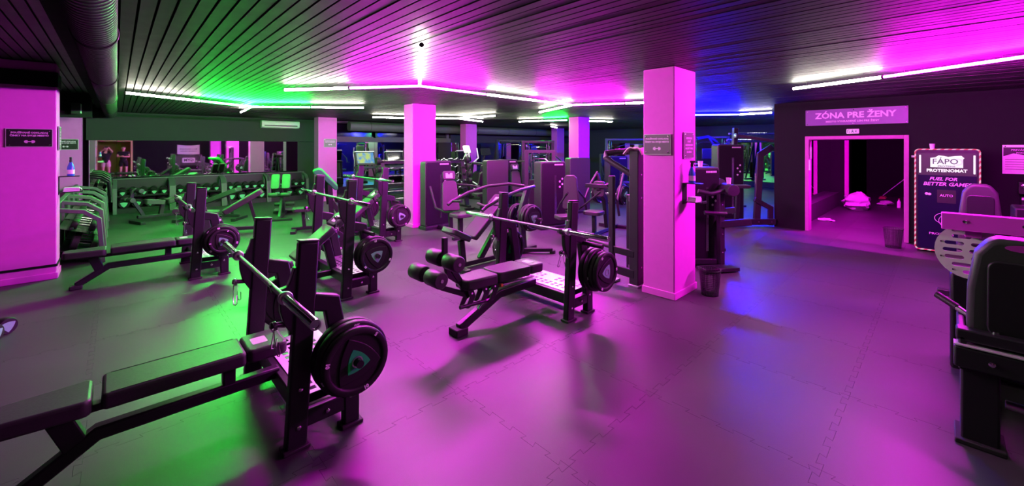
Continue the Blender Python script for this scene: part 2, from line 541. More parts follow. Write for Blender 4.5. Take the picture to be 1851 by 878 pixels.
# partition of the women's zone with its door opening
WX = 10.75
struct('wall_right', G().box(WX, WX + 0.2, 2.06, 2.64, 0, CZ + .02).box(WX, WX + 0.2, Y0, 0.44, 0, CZ + .02).box(WX, WX + 0.2, 0.44, 2.06, 2.03, CZ + .02)
       .box(WX + 0.2, X1 + .2, 2.44, 2.64, 0, CZ + .02), M['darkwall'])
dr = struct('door_1', G().box(WX - 0.025, WX + 0.22, 1.99, 2.06, 0, 2.03).box(WX - 0.025, WX + 0.22, 0.44, 0.51, 0, 2.03)
            .box(WX - 0.025, WX + 0.22, 0.51, 1.99, 1.96, 2.03), M['pinktrim'], bevel=0.006)
obj('hinge_plate', G().box(WX - 0.045, WX + 0.03, 1.965, 1.99, 1.30, 1.52), M['cup'], dr, bevel=0.004)
obj('door_closer', G().box(WX + 0.02, WX + 0.06, 1.955, 1.985, 1.55, 1.80), M['cup'], dr, bevel=0.004)
# inside the zone
struct('wall_zone_back', G().box(X1, X1 + 0.2, -3.2, 2.44, 0, CZ), M['darkwall'])
struct('wall_zone_side', G().box(WX + 0.2, X1, -3.4, -3.2, 0, CZ), M['darkwall'])
struct('wall_zone_left', G().box(15.95, 16.15, 2.02, 2.44, 0, CZ), M['darkwall'])
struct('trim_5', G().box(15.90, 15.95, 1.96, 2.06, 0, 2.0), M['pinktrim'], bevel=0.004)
struct('trim_6', G().box(WX + 0.2, 15.95, 2.20, 2.44, 0, 0.41), M['greywall'], bevel=0.005)   # low panel under the zone mirror
t = thing('wall_mirror', 'mirror above the low panel inside the doorway of the women zone', 'mirror', (13.4, 2.43, 0.42))
obj('glass', G().box(WX + 0.24, 15.9, 2.395, 2.405, 0.42, 2.0), M['mirror'], t, world=True, smooth=False)
obj('backing', G().box(WX + 0.24, 15.9, 2.406, 2.438, 0.42, 2.0), M['void'], t, world=True, smooth=False)

# pillars
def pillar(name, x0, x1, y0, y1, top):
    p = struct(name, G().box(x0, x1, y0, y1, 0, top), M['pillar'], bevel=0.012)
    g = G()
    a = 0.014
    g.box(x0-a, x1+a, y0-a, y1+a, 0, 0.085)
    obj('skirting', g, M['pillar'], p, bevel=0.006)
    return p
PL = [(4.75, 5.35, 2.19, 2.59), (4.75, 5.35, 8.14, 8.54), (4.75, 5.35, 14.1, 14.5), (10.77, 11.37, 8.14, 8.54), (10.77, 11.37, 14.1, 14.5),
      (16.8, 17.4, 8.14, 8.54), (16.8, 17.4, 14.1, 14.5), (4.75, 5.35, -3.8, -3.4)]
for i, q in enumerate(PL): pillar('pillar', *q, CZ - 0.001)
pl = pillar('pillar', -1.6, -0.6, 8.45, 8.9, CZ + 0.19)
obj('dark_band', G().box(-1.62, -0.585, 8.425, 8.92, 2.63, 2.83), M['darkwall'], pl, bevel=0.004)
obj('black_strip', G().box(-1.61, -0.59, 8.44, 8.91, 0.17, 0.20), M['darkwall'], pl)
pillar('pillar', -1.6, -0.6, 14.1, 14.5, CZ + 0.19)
struct('trim_7', G().box(-3.0, -0.4, 12.9, 13.3, 2.45, CZ + 0.19), M['darkwall'])      # cross beam beyond the left pillar

# ------------------------------------------------------------------ LED tubes
def tube_led(p0, p1, col, label, z=2.685):
    a = V((p0[0], p0[1], z)); b = V((p1[0], p1[1], z))
    d = (b - a).normalized()
    t = thing('led_tube', label, 'light', ((a.x+b.x)/2, (a.y+b.y)/2, z), 0, 'led tubes of the hexagon ceiling lights')
    r = 0.019 if col == 'white' else 0.015
    obj('diffuser', G().cyl(a + d*.012, b - d*.012, r, n=12), M['led_' + col], t, world=True)
    obj('end_cap', G().cyl(a, a + d*.014, r*1.12, n=12), M['plastic'], t, world=True)
    obj('end_cap', G().cyl(b - d*.014, b, r*1.12, n=12), M['plastic'], t, world=True)
    for q in (0.18, 0.82):
        c = a.lerp(b, q)
        obj('hanger', G().cyl(c + V((0,0,r)), V((c.x, c.y, CZ + .001)), 0.0022, n=6), M['plastic'], t, world=True)
W_, G_, P_, B_ = 'white', 'green', 'magenta', 'blue'
TUBES = [
 ((0.09, 9.16), (1.15, 9.83), W_, 'white ceiling tube at the far left, ending beside the duct'),
 ((1.15, 9.83), (2.14, 10.46), G_, 'green ceiling tube joining the leftmost white tube'),
 ((2.14, 10.46), (3.12, 9.72), G_, 'green ceiling tube on the right arm of the left star'),
 ((3.12, 9.72), (4.03, 9.03), W_, 'white ceiling tube ending right of the green star'),
 ((2.14, 10.46), (2.22, 11.4), G_, 'short green tube running back from the green star junction'),
 ((2.22, 11.4), (2.28, 12.37), W_, 'white tube tip running back towards the mirror from the green star'),
 ((1.86, 7.01), (2.50, 6.12), W_, 'white tube left of the central magenta star'),
 ((2.50, 6.12), (3.15, 5.21), P_, 'magenta tube on the left arm of the central star'),
 ((1.88, 3.08), (2.50, 4.12), W_, 'white tube pointing at the viewer above the bench area'),
 ((2.50, 4.12), (3.15, 5.21), W_, 'white tube joining the near arm to the central junction'),
 ((3.15, 5.21), (4.45, 5.28), P_, 'magenta tube right of the central junction'),
 ((4.45, 5.28), (5.76, 5.34), W_, 'white tube midway along the long central arm'),
 ((5.76, 5.34), (6.92, 5.38), P_, 'magenta tube reaching the junction left of the big pillar'),
 ((6.92, 5.38), (7.42, 4.45), P_, 'magenta tube running to the big pillar from the junction'),
 ((7.42, 4.45), (7.75, 3.80), W_, 'white tube tip partly behind the big magenta pillar'),
 ((6.92, 5.38), (7.78, 7.11), W_, 'white tube slanting back from the junction left of the big pillar'),
 ((5.51, 11.8), (6.47, 11.4), W_, 'white tube left of the middle pillar, far back'),
 ((6.60, 11.35), (7.67, 10.45), W_, 'white tube right of the middle pillar, far back'),
 ((7.67, 10.45), (7.80, 8.80), W_, 'white tube slanting up right of the middle pillar'),
 ((7.67, 10.45), (9.34, 11.25), W_, 'white tube branching towards the lilac pillar'),
 ((10.25, 10.37), (10.55, 9.45), W_, 'white tube before the short green one, far centre'),
 ((10.55, 9.45), (10.80, 8.62), G_, 'short green tube left of the far purple pillar'),
 ((11.75, 8.50), (12.65, 8.07), W_, 'white tube right of the far purple pillar'),
 ((11.55, 4.84), (12.28, 3.85), B_, 'blue tube above the smith machine'),
 ((12.28, 3.85), (12.25, 3.05), W_, 'white tube at the end of the blue one by the wall corner'),
 ((7.78, 3.98), (8.13, 3.36), W_, 'white tube whose tip shows right of the big pillar'),
 ((7.37, 1.57), (6.93, 0.52), W_, 'white tube at the left end of the right hand light'),
 ((6.93, 0.52), (6.30, -0.62), P_, 'long magenta tube above the vending machine side'),
 ((6.30, -0.62), (6.02, -1.12), P_, 'magenta tube continuing past the right edge'),
 ((2.6, -1.5), (3.3, -1.4), W_, 'added white tube behind the viewer, unseen, lighting the leg press foot plate'),  # unseen tube added to whiten the leg press foot plate
 ((6.02, -1.12), (5.75, -1.60), W_, 'white tube tip at the end of the right hand magenta light'),
 ((13.6, 2.95), (14.1, 2.95), B_, 'hidden blue tube added behind the dark wall corner'),  # added out of sight to light the far hall blue
 ((11.25, 0.60), (11.25, 1.85), P_, 'magenta tube inside the women zone behind the lintel'),
 ((11.55, 0.60), (11.55, 1.85), P_, 'second magenta tube added unseen behind the women zone lintel'),  # extra tube, added to brighten the floor inside the doorway
 ((13.6, 11.8), (15.0, 12.6), W_, 'white tube in the far right corner of the hall'),
]
for q in TUBES: tube_led(*q)

# ventilation duct with ribs, hung along the step
t = thing('ventilation_duct', 'round ribbed black ventilation duct running along the ceiling at the left', 'duct', (DX, 2.0, 2.70))
pr = []
y = Y0 + 0.05
pr_y = []
while y < Y1 - 0.3:
    for dy, r in ((0, 0.125), (0.028, 0.125), (0.034, 0.131), (0.046, 0.131), (0.052, 0.125)):
        pr_y.append((r, y + dy - Y0))
    y += 0.075
obj('pipe', G().lathe(pr_y, (DX, Y0, 2.72), (0, 1, 0), 28), M['duct'], t, world=True, angle=25)
for y in (1.2, 4.6, 7.4, 10.6, 14.0):
    obj('hanger_strap', G().tube([(DX + 0.134*math.cos(a), y, 2.72 + 0.134*math.sin(a)) for a in [2*math.pi*k/24 for k in range(24)]], 0.008, 6, (0,1,0), True), M['frame2'], t, world=True)
# second duct along the back bulkhead and small dark duct by the left pillars
t = thing('ventilation_duct', 'smooth grey duct running under the ceiling beyond the lilac pillar', 'duct', (12.5, 14.9, 2.45))
obj('pipe', G().cyl((6.2, 15.2, 2.56), (19.5, 15.2, 2.56), 0.18, n=24), M['greyframe'], t, world=True)
for x in (7.0, 9.0, 12.2, 14.2, 16.2, 18.2):
    obj('hanger_strap', G().tube([(x, 15.2 + 0.185*math.cos(a), 2.56 + 0.185*math.sin(a)) for a in [2*math.pi*k/20 for k in range(20)]], 0.008, 6, (1,0,0), True), M['frame2'], t, world=True)
t = thing('floodlight', 'small dark floodlight on the cross beam above the far left pillar', 'light', (-0.62, 12.8, 2.62))
obj('housing', G().box(-0.70, -0.56, 12.70, 12.86, 2.50, 2.74), M['plastic'], t, world=True, bevel=0.01)
obj('face', G().box(-0.555, -0.548, 12.71, 12.85, 2.52, 2.72), M['acwhite'], t, world=True)
obj('bracket', G().box(-0.66, -0.60, 12.86, 12.92, 2.58, 2.66), M['plastic'], t, world=True)

# air conditioner
t = thing('air_conditioner', 'white wall air conditioner on the dark bulkhead above the mirror', 'air conditioner', (4.1, 15.9, 2.43))
ax0, ax1 = 3.5, 4.68
prof = [(0, 2.43), (-.12, 2.43), (-.20, 2.48), (-.22, 2.60), (-.20, 2.68), (0, 2.695)]
gp = G(); 
vs = [(ax0, 15.955 + a, b) for a, b in prof] + [(ax1, 15.955 + a, b) for a, b in prof]
n = len(prof)
gp.add(vs, [tuple(range(n)), tuple(range(n, 2*n))[::-1]] + [(i, (i+1) % n, n+(i+1) % n, n+i) for i in range(n)])
obj('body', gp, M['acwhite'], t, world=True, bevel=0.01)
obj('louver', G().box(ax0 + .08, ax1 - .08, 15.735, 15.752, 2.505, 2.535), M['plastic'], t, world=True)
obj('flap', G().box(ax0 + .06, ax1 - .06, 15.775, 15.80, 2.455, 2.470), M['acwhite'], t, world=True)
# ------------------------------------------------------------------ weight plates, bars, clips
def make_plate(r, th, numbers, emb, label, marks=('10', '10')):
    """disc whose axis is local y, outer face at -y"""
    t = thing('weight_plate', label, 'weight plate', (0,0,0), 0, 'weight plates on the bench horns')
    h = th / 2
    ri = 0.80 * r; hub = 0.26 * r; web = h * 0.45
    pr = [(0.026, -web*1.5), (hub, -web*1.5), (hub*1.05, -web), (ri*0.97, -web), (ri, -h*0.85), (ri*1.05, -h), (r*0.95, -h), (r*0.99, -h*.75), (r, -h*.3),
          (r, h*.3), (r*0.99, h*.75), (r*0.95, h), (ri*1.05, h), (ri, h*0.85), (ri*0.97, web), (hub*1.05, web), (hub, web*1.5), (0.026, web*1.5)]
    d = obj('disc', G().lathe(pr, (0,0,0), (0,1,0), 40), M['rubber'], t, angle=50)
    tri = reuleaux(r*0.66, 8, 90)
    f1 = frame((0, 0, 0), (1,0,0), (0,0,1))       # normal -y
    f2 = frame((0, 0, 0), (-1,0,0), (0,0,1))      # normal +y
    obj('spoke_plate', G().prism([(a*1.16, b*1.16) for a, b in tri], f1, -h*.86, h*.86), M['rubber'], t, bevel=0.004)
    for f in (f1, f2):
        obj('emblem', G().prism([(a*.62, b*.62) for a, b in tri], f, h*.80, h*.86 + .0025), emb, t)
        obj('bore_ring', G().lathe([(0.0265, h*.8), (0.0265, h*.86+.006), (0.034, h*.86+.006), (0.036, h*.8)], (0,0,0), tuple(f.to_3x3() @ V((0,0,1))), 20), M['steel'], t)
        if numbers:
            for k, s in enumerate((marks[0], marks[1], marks[0])):
                a = R(-90 + 120 * k)
                rr = r * 0.885
                ff = f @ frame((rr*math.cos(a), rr*math.sin(a), h + .0006), (-math.sin(a), math.cos(a), 0), (-math.cos(a), -math.sin(a), 0))
                text('number', s, r * 0.15, M['whitepaint'], t, ff, 0.0006, 0.002)
    return t

def make_bar(L, grip, label):
    """along local y, centre at origin"""
    t = thing('barbell', label, 'barbell', (0,0,0), 0, 'barbells racked on the benches')
    obj('shaft', G().cyl((0, -grip/2, 0), (0, grip/2, 0), 0.0142, n=16), M['shaft'], t)
    for s in (-1, 1):
        a, b = s*grip/2, s*L/2
        obj('sleeve', G().lathe([(0.0248, 0), (0.0248, abs(b-a)-.012), (0.0235, abs(b-a)-.010), (0.0235, abs(b-a)-.004), (0.0252, abs(b-a)-.003), (0.0252, abs(b-a)), (0.017, abs(b-a)), (0.016, abs(b-a)-.006), (0.001, abs(b-a)-.006)], (0, a, 0), (0, s, 0), 20), M['chrome'], t)
        obj('collar', G().lathe([(0.0150, -.032), (0.028, -.030), (0.030, -.024), (0.030, -.008), (0.034, -.006), (0.037, 0), (0.037, .012), (0.034, .016), (0.026, .017)], (0, a, 0), (0, s, 0), 20), M['steel'], t)
    return t

def make_clip(label):
    """spring collar hanging from a peg along x: coil at origin, handles down"""
    t = thing('spring_collar', label, 'collar', (0,0,0), 0, 'spring collars hanging from the bench pegs')
    co = []
    for k in range(64):
        a = 2*math.pi*k/16
        co.append((-0.010 + 0.005*k/16, 0.026*math.cos(a), 0.026*math.sin(a)))
    obj('coil', G().tube(co, 0.0032, 6), M['chrome'], t)
    for s, x in ((-1, -0.010), (1, 0.012)):
        pts = [(x, s*0.024, -0.012), (x, s*0.030, -0.06), (x, s*0.052, -0.13), (x + .004, s*0.060, -0.152), (x+.014, s*0.057, -0.158), (x+.022, s*0.049, -0.150), (x+.022, s*0.030, -0.09)]
        obj('handle', G().tube(pts, 0.0032, 6, (1,0,0)), M['chrome'], t)
    return t

# ------------------------------------------------------------------ olympic benches
def pad(name, parent, x0, x1, w, zt, th, tilt=0.0, piv=None, taper=1.0, r=0.05):
    """upholstered pad from x0 to x1 (local), width w, top at zt; tilt about y at piv"""
    g = G()
    if taper == 1.0:
        poly = rrect(x0, x1, -w/2, w/2, min(r, (x1-x0)*.45), 5)
    else:
        poly = [(x0 + r, -w/2*taper), (x1 - r*.4, -w/2), (x1, -w/2 + r*.4), (x1, w/2 - r*.4), (x1 - r*.4, w/2), (x0 + r, w/2*taper), (x0 + r*.3, w/2*taper*.9), (x0, w/2*taper*.6), (x0, -w/2*taper*.6), (x0 + r*.3, -w/2*taper*.9)]
    g.prism(poly, XY, zt - th, zt)
    if tilt:
        m = Matrix.Translation(piv) @ Matrix.Rotation(tilt, 4, 'Y') @ Matrix.Translation(-V(piv))
        g.v = [tuple(m @ V(p)) for p in g.v]
    return obj(name, g, M['vinyl'], parent, bevel=min(0.018, th*.3), seg=3)

def step_plate(parent, x0, x1, y0, y1, z, mat, slots):
    """perforated platform built as a sheet with real slots"""
    xs = sorted(set([x0, x1] + [a for s in slots for a in (s[0], s[1])]))
    ys = sorted(set([y0, y1] + [a for s in slots for a in (s[2], s[3])]))
    idx = {}; g = G(); vs = []; fs = []
    def vid(i, j):
        if (i, j) not in idx:
            idx[(i, j)] = len(vs); vs.append((xs[i], ys[j], z))
        return idx[(i, j)]
    for i in range(len(xs)-1):
        for j in range(len(ys)-1):
            cx, cy = (xs[i]+xs[i+1])/2, (ys[j]+ys[j+1])/2
            if any(s[0] < cx < s[1] and s[2] < cy < s[3] for s in slots): continue
            fs.append((vid(i,j), vid(i+1,j), vid(i+1,j+1), vid(i,j+1)))
    g.add(vs, fs)
    o = obj('step_plate', g, mat, parent, smooth=False)
    sm = o.modifiers.new('solid', 'SOLIDIFY'); sm.thickness = 0.004
    return o

def bench(kind, label, loc, bar_off=0.0):
    H, ZH = {'flat': (1.235, 1.00), 'incline': (1.41, 1.205), 'decline': (1.235, 0.955)}[kind]
    t = thing('olympic_bench', label, 'bench', loc, 0, 'olympic weight benches')
    S = 0.54
    for s in (-1, 1):
        y = s * S
        lean = 0.075
        up = obj('upright', G().beam([(0, y, 0.012), (lean, y, H)], 0.066, 0.118, (1,0,0)), M['frame'], t, bevel=0.012)
        obj('top_cap', G().beam([(lean, y, H), (lean + .001, y, H + .012)], 0.066, 0.118, (1,0,0)), M['frame2'], up, bevel=0.006)
        obj('foot_pad', G().box(-.075, .075, y-.05, y+.05, 0, 0.022), M['rubber2'], up, bevel=0.006)
        # hook bracket: rounded plate bulging to the front, cradle on top
        xf = lean * ZH / H - 0.05
        poly = [(xf + .02, ZH - .34), (xf - .035, ZH - .30), (xf - .075, ZH - .23), (xf - .095, ZH - .15), (xf - .100, ZH - .055), (xf - .135, ZH - .035), (xf - .150, ZH + .015),
                (xf - .138, ZH + .022), (xf - .118, ZH - .012), (xf - .090, ZH - .020), (xf - .055, ZH - .012), (xf - .035, ZH + .03), (xf - .02, ZH + .09), (xf + .02, ZH + .10)]
        hk = obj('bar_hook', G().prism(poly, frame((0, y, 0), (1,0,0), (0,0,1)), -0.022, 0.022), M['frame'], t, bevel=0.004)
        # collar peg on the front of the hook plate
        zp = ZH - 0.235
        pg = obj('collar_peg', G().lathe([(0.016, 0), (0.016, .05), (0.019, .055), (0.019, .075), (0.015, .08)], (xf - .065, y, zp), (-1, 0, 0.15), 14), M['plastic'], t)
        # rear frame: arm from upright, bent down to the floor beam
        za = 0.86 if kind != 'incline' else 0.86
        xa = lean * za / H + .04
        obj('plate_arm', G().beam([(xa, y, za), (xa + .12, y, za - .035), (0.325, y, 0.20)], 0.062, 0.105, (1,0,0)), M['frame'], t, bevel=0.010)
        obj('base_beam', G().beam([(0.05, y, 0.165), (0.36, y, 0.165)], 0.055, 0.10, (0,0,1)), M['frame'], t, bevel=0.008)
        rf = obj('rear_foot', G().box(0.285, 0.385, y-.034, y+.034, 0.02, 0.26), M['frame'], t, bevel=0.010)
        obj('foot_pad', G().box(0.265, 0.405, y-.048, y+.048, 0, 0.022), M['rubber2'], rf, bevel=0.006)
        for bx, bz in ((0.012, .135), (0.022, .36), (.18, .165), (.325, .20)):
            obj('bolt', G().lathe([(0.013, 0), (0.013, .006), (0.008, .009)], (bx, y + s*.032, bz), (0, s, 0), 10), M['chrome'], t)
        for hx, hz in ((.285, .505), (.215, .78)):
            if hz > .6 and kind == 'flat': continue
            obj('plate_horn', G().cyl((hx, y + s*.02, hz), (hx, y + s*.275, hz), 0.0235, n=16), M['plastic'], t)
    obj('crossbeam', G().beam([(0.05, -S, .20), (0.05, S, .20)], 0.06, 0.11, (0,0,1)), M['frame'], t, bevel=0.008)
    obj('crossbeam', G().beam([(0.44 if False else .335, -S, .10), (.335, S, .10)], 0.05, 0.06, (0,0,1)), M['frame'], t, bevel=0.006)
    sl = []
    for cx in (0.14, 0.20, 0.30, 0.36):
        for cy in [-.42 + .075*k for k in range(12)]:
            if 4 < (cy + .42)/.075 < 6.5 and cx > .25: continue
            sl.append((cx - .02, cx + .02, cy - .022, cy + .022))
    step_plate(t, 0.07, 0.46, -0.48, 0.48, 0.262, M['steel'] if kind != 'flat' else M['acwhite'], sl)
    for s in (-.45, .45): obj('step_bracket', G().box(.08, .44, s-.02, s+.02, .20, .255), M['frame'], t)
    # pads and main beam
    if kind == 'flat':
        obj('main_beam', G().beam([(0.05, 0, .24), (-0.85, 0, .24), (-1.15, 0, .045)], 0.075, 0.075, (0,0,1)), M['frame'], t, bevel=0.012)
        obj('front_foot', G().box(-1.21, -1.09, -.06, .06, 0, .05), M['rubber2'], t, bevel=0.01)
        pad('seat_pad', t, -1.27, -0.87, .30, .485, .085, taper=0.8, r=.06)
        pad('back_pad', t, -0.835, -0.17, .31, .495, .085, r=.03)
        hp = pad('head_pad', t, -0.165, 0.07, .30, .495, .085, r=.04)
        obj('pad_rail', G().beam([(-1.15, 0, .385), (.05, 0, .385)], .06, .04), M['frame'], t, bevel=.005)
        obj('seat_post', G().beam([(-.93, 0, .20), (-1.0, 0, .38)], .07, .10, (1,0,0)), M['frame'], t, bevel=.008)
        obj('pad_post', G().box(-.28, -.21, -.035, .035, .26, .38), M['frame'], t, bevel=.008)
        obj('logo', G().prism(rrect(-.12, -.03, -.06, .05, .01, 2), XY, .4945, .4962), M['logo'], hp)
        for y in (-.135, .135):
            obj('piping', G().tube([(-.80, y, .4955), (-.20, y, .4955)], .0018, 5), M['plastic'], t)
    elif kind == 'incline':
        obj('main_beam', G().beam([(0.05, 0, .20), (-0.45, 0, .20), (-0.78, 0, .045)], 0.075, 0.075, (0,0,1)), M['frame'], t, bevel=0.012)
        obj('front_foot', G().box(-.86, -.72, -.07, .07, 0, .05), M['rubber2'], t, bevel=0.01)
        p = (-.45, 0, .44)
        pad('seat_pad', t, -.82, -.47, .32, .47, .085, R(-18), (-.47, 0, .47), taper=.8, r=.06)
        pad('back_pad', t, -.43, .13, .31, .47, .085, R(-38), (-.43, 0, .45), r=.03)
        hp = pad('head_pad', t, .14, .36, .29, .47, .085, R(-38), (-.43, 0, .45), r=.04)
        mm = Matrix.Translation((-.43,0,.45)) @ Matrix.Rotation(R(-38), 4, 'Y') @ Matrix.Translation((.43,0,-.45))
        gl = G().prism(rrect(.19, .30, -.06, .05, .01, 2), XY, .4695, .4712); gl.v = [tuple(mm @ V(q)) for q in gl.v]
        obj('logo', gl, M['logo'], hp)
        obj('back_rail', G().beam([tuple(mm @ V((-.40, 0, .365))), tuple(mm @ V((.30, 0, .365)))], .06, .04), M['frame'], t, bevel=.005)
        obj('back_brace', G().beam([(.05, 0, .25), (-.04, 0, .62)], .07, .09, (1,0,0)), M['frame'], t, bevel=.008)
        obj('seat_post', G().beam([(-.55, 0, .18), (-.60, 0, .40)], .07, .09, (1,0,0)), M['frame'], t, bevel=.008)
    else:
        obj('main_beam', G().beam([(0.05, 0, .27), (-0.50, 0, .27), (-1.02, 0, .055)], 0.075, 0.085, (0,0,1)), M['frame'], t, bevel=0.012)
        obj('front_foot', G().box(-1.09, -.95, -.07, .07, 0, .07), M['rubber2'], t, bevel=0.01)
        pad('seat_pad', t, -1.00, -.62, .30, .53, .10, taper=.8, r=.07)
        pad('back_pad', t, -.61, -.16, .31, .535, .10, R(2), (-.61,0,.52), taper=.93, r=.04)
        hp = pad('head_pad', t, -.155, .06, .29, .52, .10, R(2), (-.15,0,.50), r=.04)
        obj('pad_rail', G().beam([(-.95, 0, .41), (.05, 0, .40)], .06, .04), M['frame'], t, bevel=.005)
        obj('logo', G().prism(rrect(-.11, -.02, -.06, .05, .01, 2), XY, .5195, .5215), M['logo'], hp)
        # hinge linkage under the seat
        for y in (-.05, .05):
            for x in (-.92, -.74, -.62):
                obj('link_plate', G().prism([(x-.03, .42), (x+.04, .42), (x+.07, .34), (x+.01, .25), (x-.02, .24), (x-.05, .25), (x, .34)], frame((0, y, 0), (1,0,0), (0,0,1)), -.006, .006), M['frame'], t, bevel=.002)
                obj('bolt', G().cyl((x+.02, y - .012, .38), (x+.02, y + .012, .38), .011, n=10), M['chrome'], t)
        obj('gas_spring', G().cyl((-.62, -.03, .36), (-.80, -.03, .19), .011, n=10), M['chrome'], t)
        obj('gas_spring', G().cyl((-.55, .03, .36), (-.74, .03, .19), .011, n=10), M['chrome'], t)
        obj('adjust_pin', G().cyl((-.50, -.06, .37), (-.02, -.06, .36), .010, n=10), M['steel'], t)
        obj('pull_knob', G().cyl((-.50, -.06, .37), (-.53, -.06, .371), .018, n=12), M['orange'], t)
        obj('seat_lever', G().tube([(-.72, -.05, .26), (-1.04, -.05, .275)], .018, 10), M['plastic'], t)
        # foam rollers on their two arms
        obj('roller_arm', G().beam([(-.90, 0, .34), (-1.08, 0, .62), (-1.10, 0, .66)], .05, .06, (1,0,0)), M['frame'], t, bevel=.006)
        obj('roller_arm', G().beam([(-.90, 0, .42), (-1.14, 0, .60), (-1.18, 0, .78), (-1.18, 0, .96)], .04, .05, (1,0,0)), M['frame'], t, bevel=.006)
        for x, z, lo in ((-1.37, .645, 0), (-1.18, .75, 0)):
            obj('roller_axle', G().cyl((x, -.24, z), (x, .24, z), .016, n=12), M['chrome'], t)
            for s in (-1, 1):
                obj('foam_roller', G().lathe([(.016, 0), (.066, .004), (.074, .014), (.074, .186), (.066, .196), (.016, .20)], (x, s*.035, z), (0, s, 0), 20), M['vinyl'], t)
        obj('roller_arm', G().beam([(-.93, 0, .36), (-1.22, 0, .50), (-1.37, 0, .645)], .045, .05, (1,0,0)), M['frame'], t, bevel=.006)
    return t, ZH

BN = {}
for key, kind, loc, lab in [
  ('front', 'flat', (0.775, 3.24, 0), 'black flat bench in the foreground with a green emblem plate'),
  ('left', 'flat', (0.775, 7.64, 0), 'black flat bench at the left beside the magenta corner pillar'),
  ('mid', 'incline', (1.97, 5.46, 0), 'black incline bench in the middle behind the foreground bench'),
  ('back', 'incline', (3.57, 7.78, 0), 'black incline bench farthest back, next to the central magenta pillar'),
  ('right', 'decline', (3.41, 3.245, 0), 'black decline bench with foam leg rollers, left of the big pillar')]:
    BN[key] = bench(kind, lab, loc)

# bars
bar0 = make_bar(2.13, 1.19, 'chrome barbell across the foreground flat bench')
bar0.location = (0.655, 3.045, 1.003)
dup(bar0, (0.70, 7.65, 1.003), 0, 'chrome barbell on the flat bench beside the left pillar')
dup(bar0, (1.875, 5.13, 1.208), 0, 'chrome barbell on the incline bench in the middle')
dup(bar0, (3.475, 7.70, 1.208), 0, 'chrome barbell on the incline bench farthest back')
dup(bar0, (3.285, 3.20, 0.958), 0, 'chrome barbell on the decline bench with rollers')

# plates: near side faces -y, far side turned round
PK = [('a', .205, .050, True, M['emblem'], ('10', '5')), ('b', .225, .056, True, M['emblem'], ('20', '20')), ('c', .165, .038, True, M['emblem2'], ('5', '5')), ('d', .205, .050, True, M['emblem2'], ('10', '10')), ('e', .225, .048, False, M['emblem2'], ('20', '20'))]
proto = {}
def plate(k, x, y, z, far, spin, label):
    rot = (0, R(spin), R(180) if far else 0)
    if k not in proto:
        q = [p for p in PK if p[0] == k][0]
        p = make_plate(q[1], q[2], q[3], q[4], label, q[5]); proto[k] = p
        p.location = (x, y, z); p.rotation_euler = rot
    else:
        dup(proto[k], (x, y, z), label=label, rot=rot)
TH = {q[0]: q[2] for q in PK}
NEST = ['innermost', 'second', 'third', 'fourth']
def stack(bk, where, seq, far=False, hx=.285, hz=.505, spin0=0):
    b = BN[bk][0].location
    off = 0.54 + 0.065
    for i, k in enumerate(seq):
        off += TH[k]/2
        nm = 'outermost' if i == len(seq)-1 else NEST[i]
        if len(seq) == 1: nm = 'single'
        plate(k, b.x + hx, b.y + (off if far else -off), b.z + hz, far, spin0 + 37*i,
              '%s black weight plate on the %s' % (nm, where))
        off += TH[k]/2 + .002
stack('front', 'near horn of the foreground flat bench', ['b', 'b', 'a'], spin0=-92)
stack('front', 'far horn of the foreground flat bench', ['b', 'd'], True, spin0=20)
stack('left', 'near horn of the bench beside the left pillar', ['b', 'd', 'c'], spin0=10)
stack('left', 'far horn of the bench beside the left pillar', ['b', 'c'], True)
stack('mid', 'near horn of the middle incline bench', ['b', 'b', 'd'], spin0=-20)
stack('mid', 'far horn of the middle incline bench', ['b', 'd'], True, spin0=30)
stack('back', 'near horn of the farthest incline bench', ['b', 'd', 'd'], spin0=15)
stack('back', 'far horn of the farthest incline bench', ['b'], True)
stack('right', 'near horn of the decline bench', ['b', 'b', 'd', 'd'], spin0=40)
stack('right', 'far horn of the decline bench', ['b', 'b', 'd'], True, spin0=10)

# spring collars on the pegs
cl0 = make_clip('chrome spring collar hanging at the near peg of the foreground bench')
def clip(bk, s, lab, first=False):
    b, ZH = BN[bk]
    H = 1.41 if bk in ('mid', 'back') else 1.235
    xf = 0.075 * ZH / H - 0.05
    p = (b.location.x + xf - .125, b.location.y + s*.54, ZH - .235 + .002)
    if first: cl0.location = p; cl0.rotation_euler = (0, 0, R(12))
    else: dup(cl0, p, R(random.uniform(-18, 18)), lab)
clip('front', -1, '', True)
clip('front', 1, 'chrome spring collar hanging at the far peg of the foreground bench')
clip('left', -1, 'chrome spring collar on the near peg of the bench by the left pillar')
clip('left', 1, 'chrome spring collar on the far peg of the bench by the left pillar')
clip('mid', -1, 'chrome spring collar on the near peg of the middle incline bench')
clip('mid', 1, 'chrome spring collar on the far peg of the middle incline bench')
clip('back', -1, 'chrome spring collar on the near peg of the farthest incline bench')
clip('right', -1, 'chrome spring collar on the near peg of the decline bench')
clip('right', 1, 'chrome spring collar on the far peg of the decline bench')

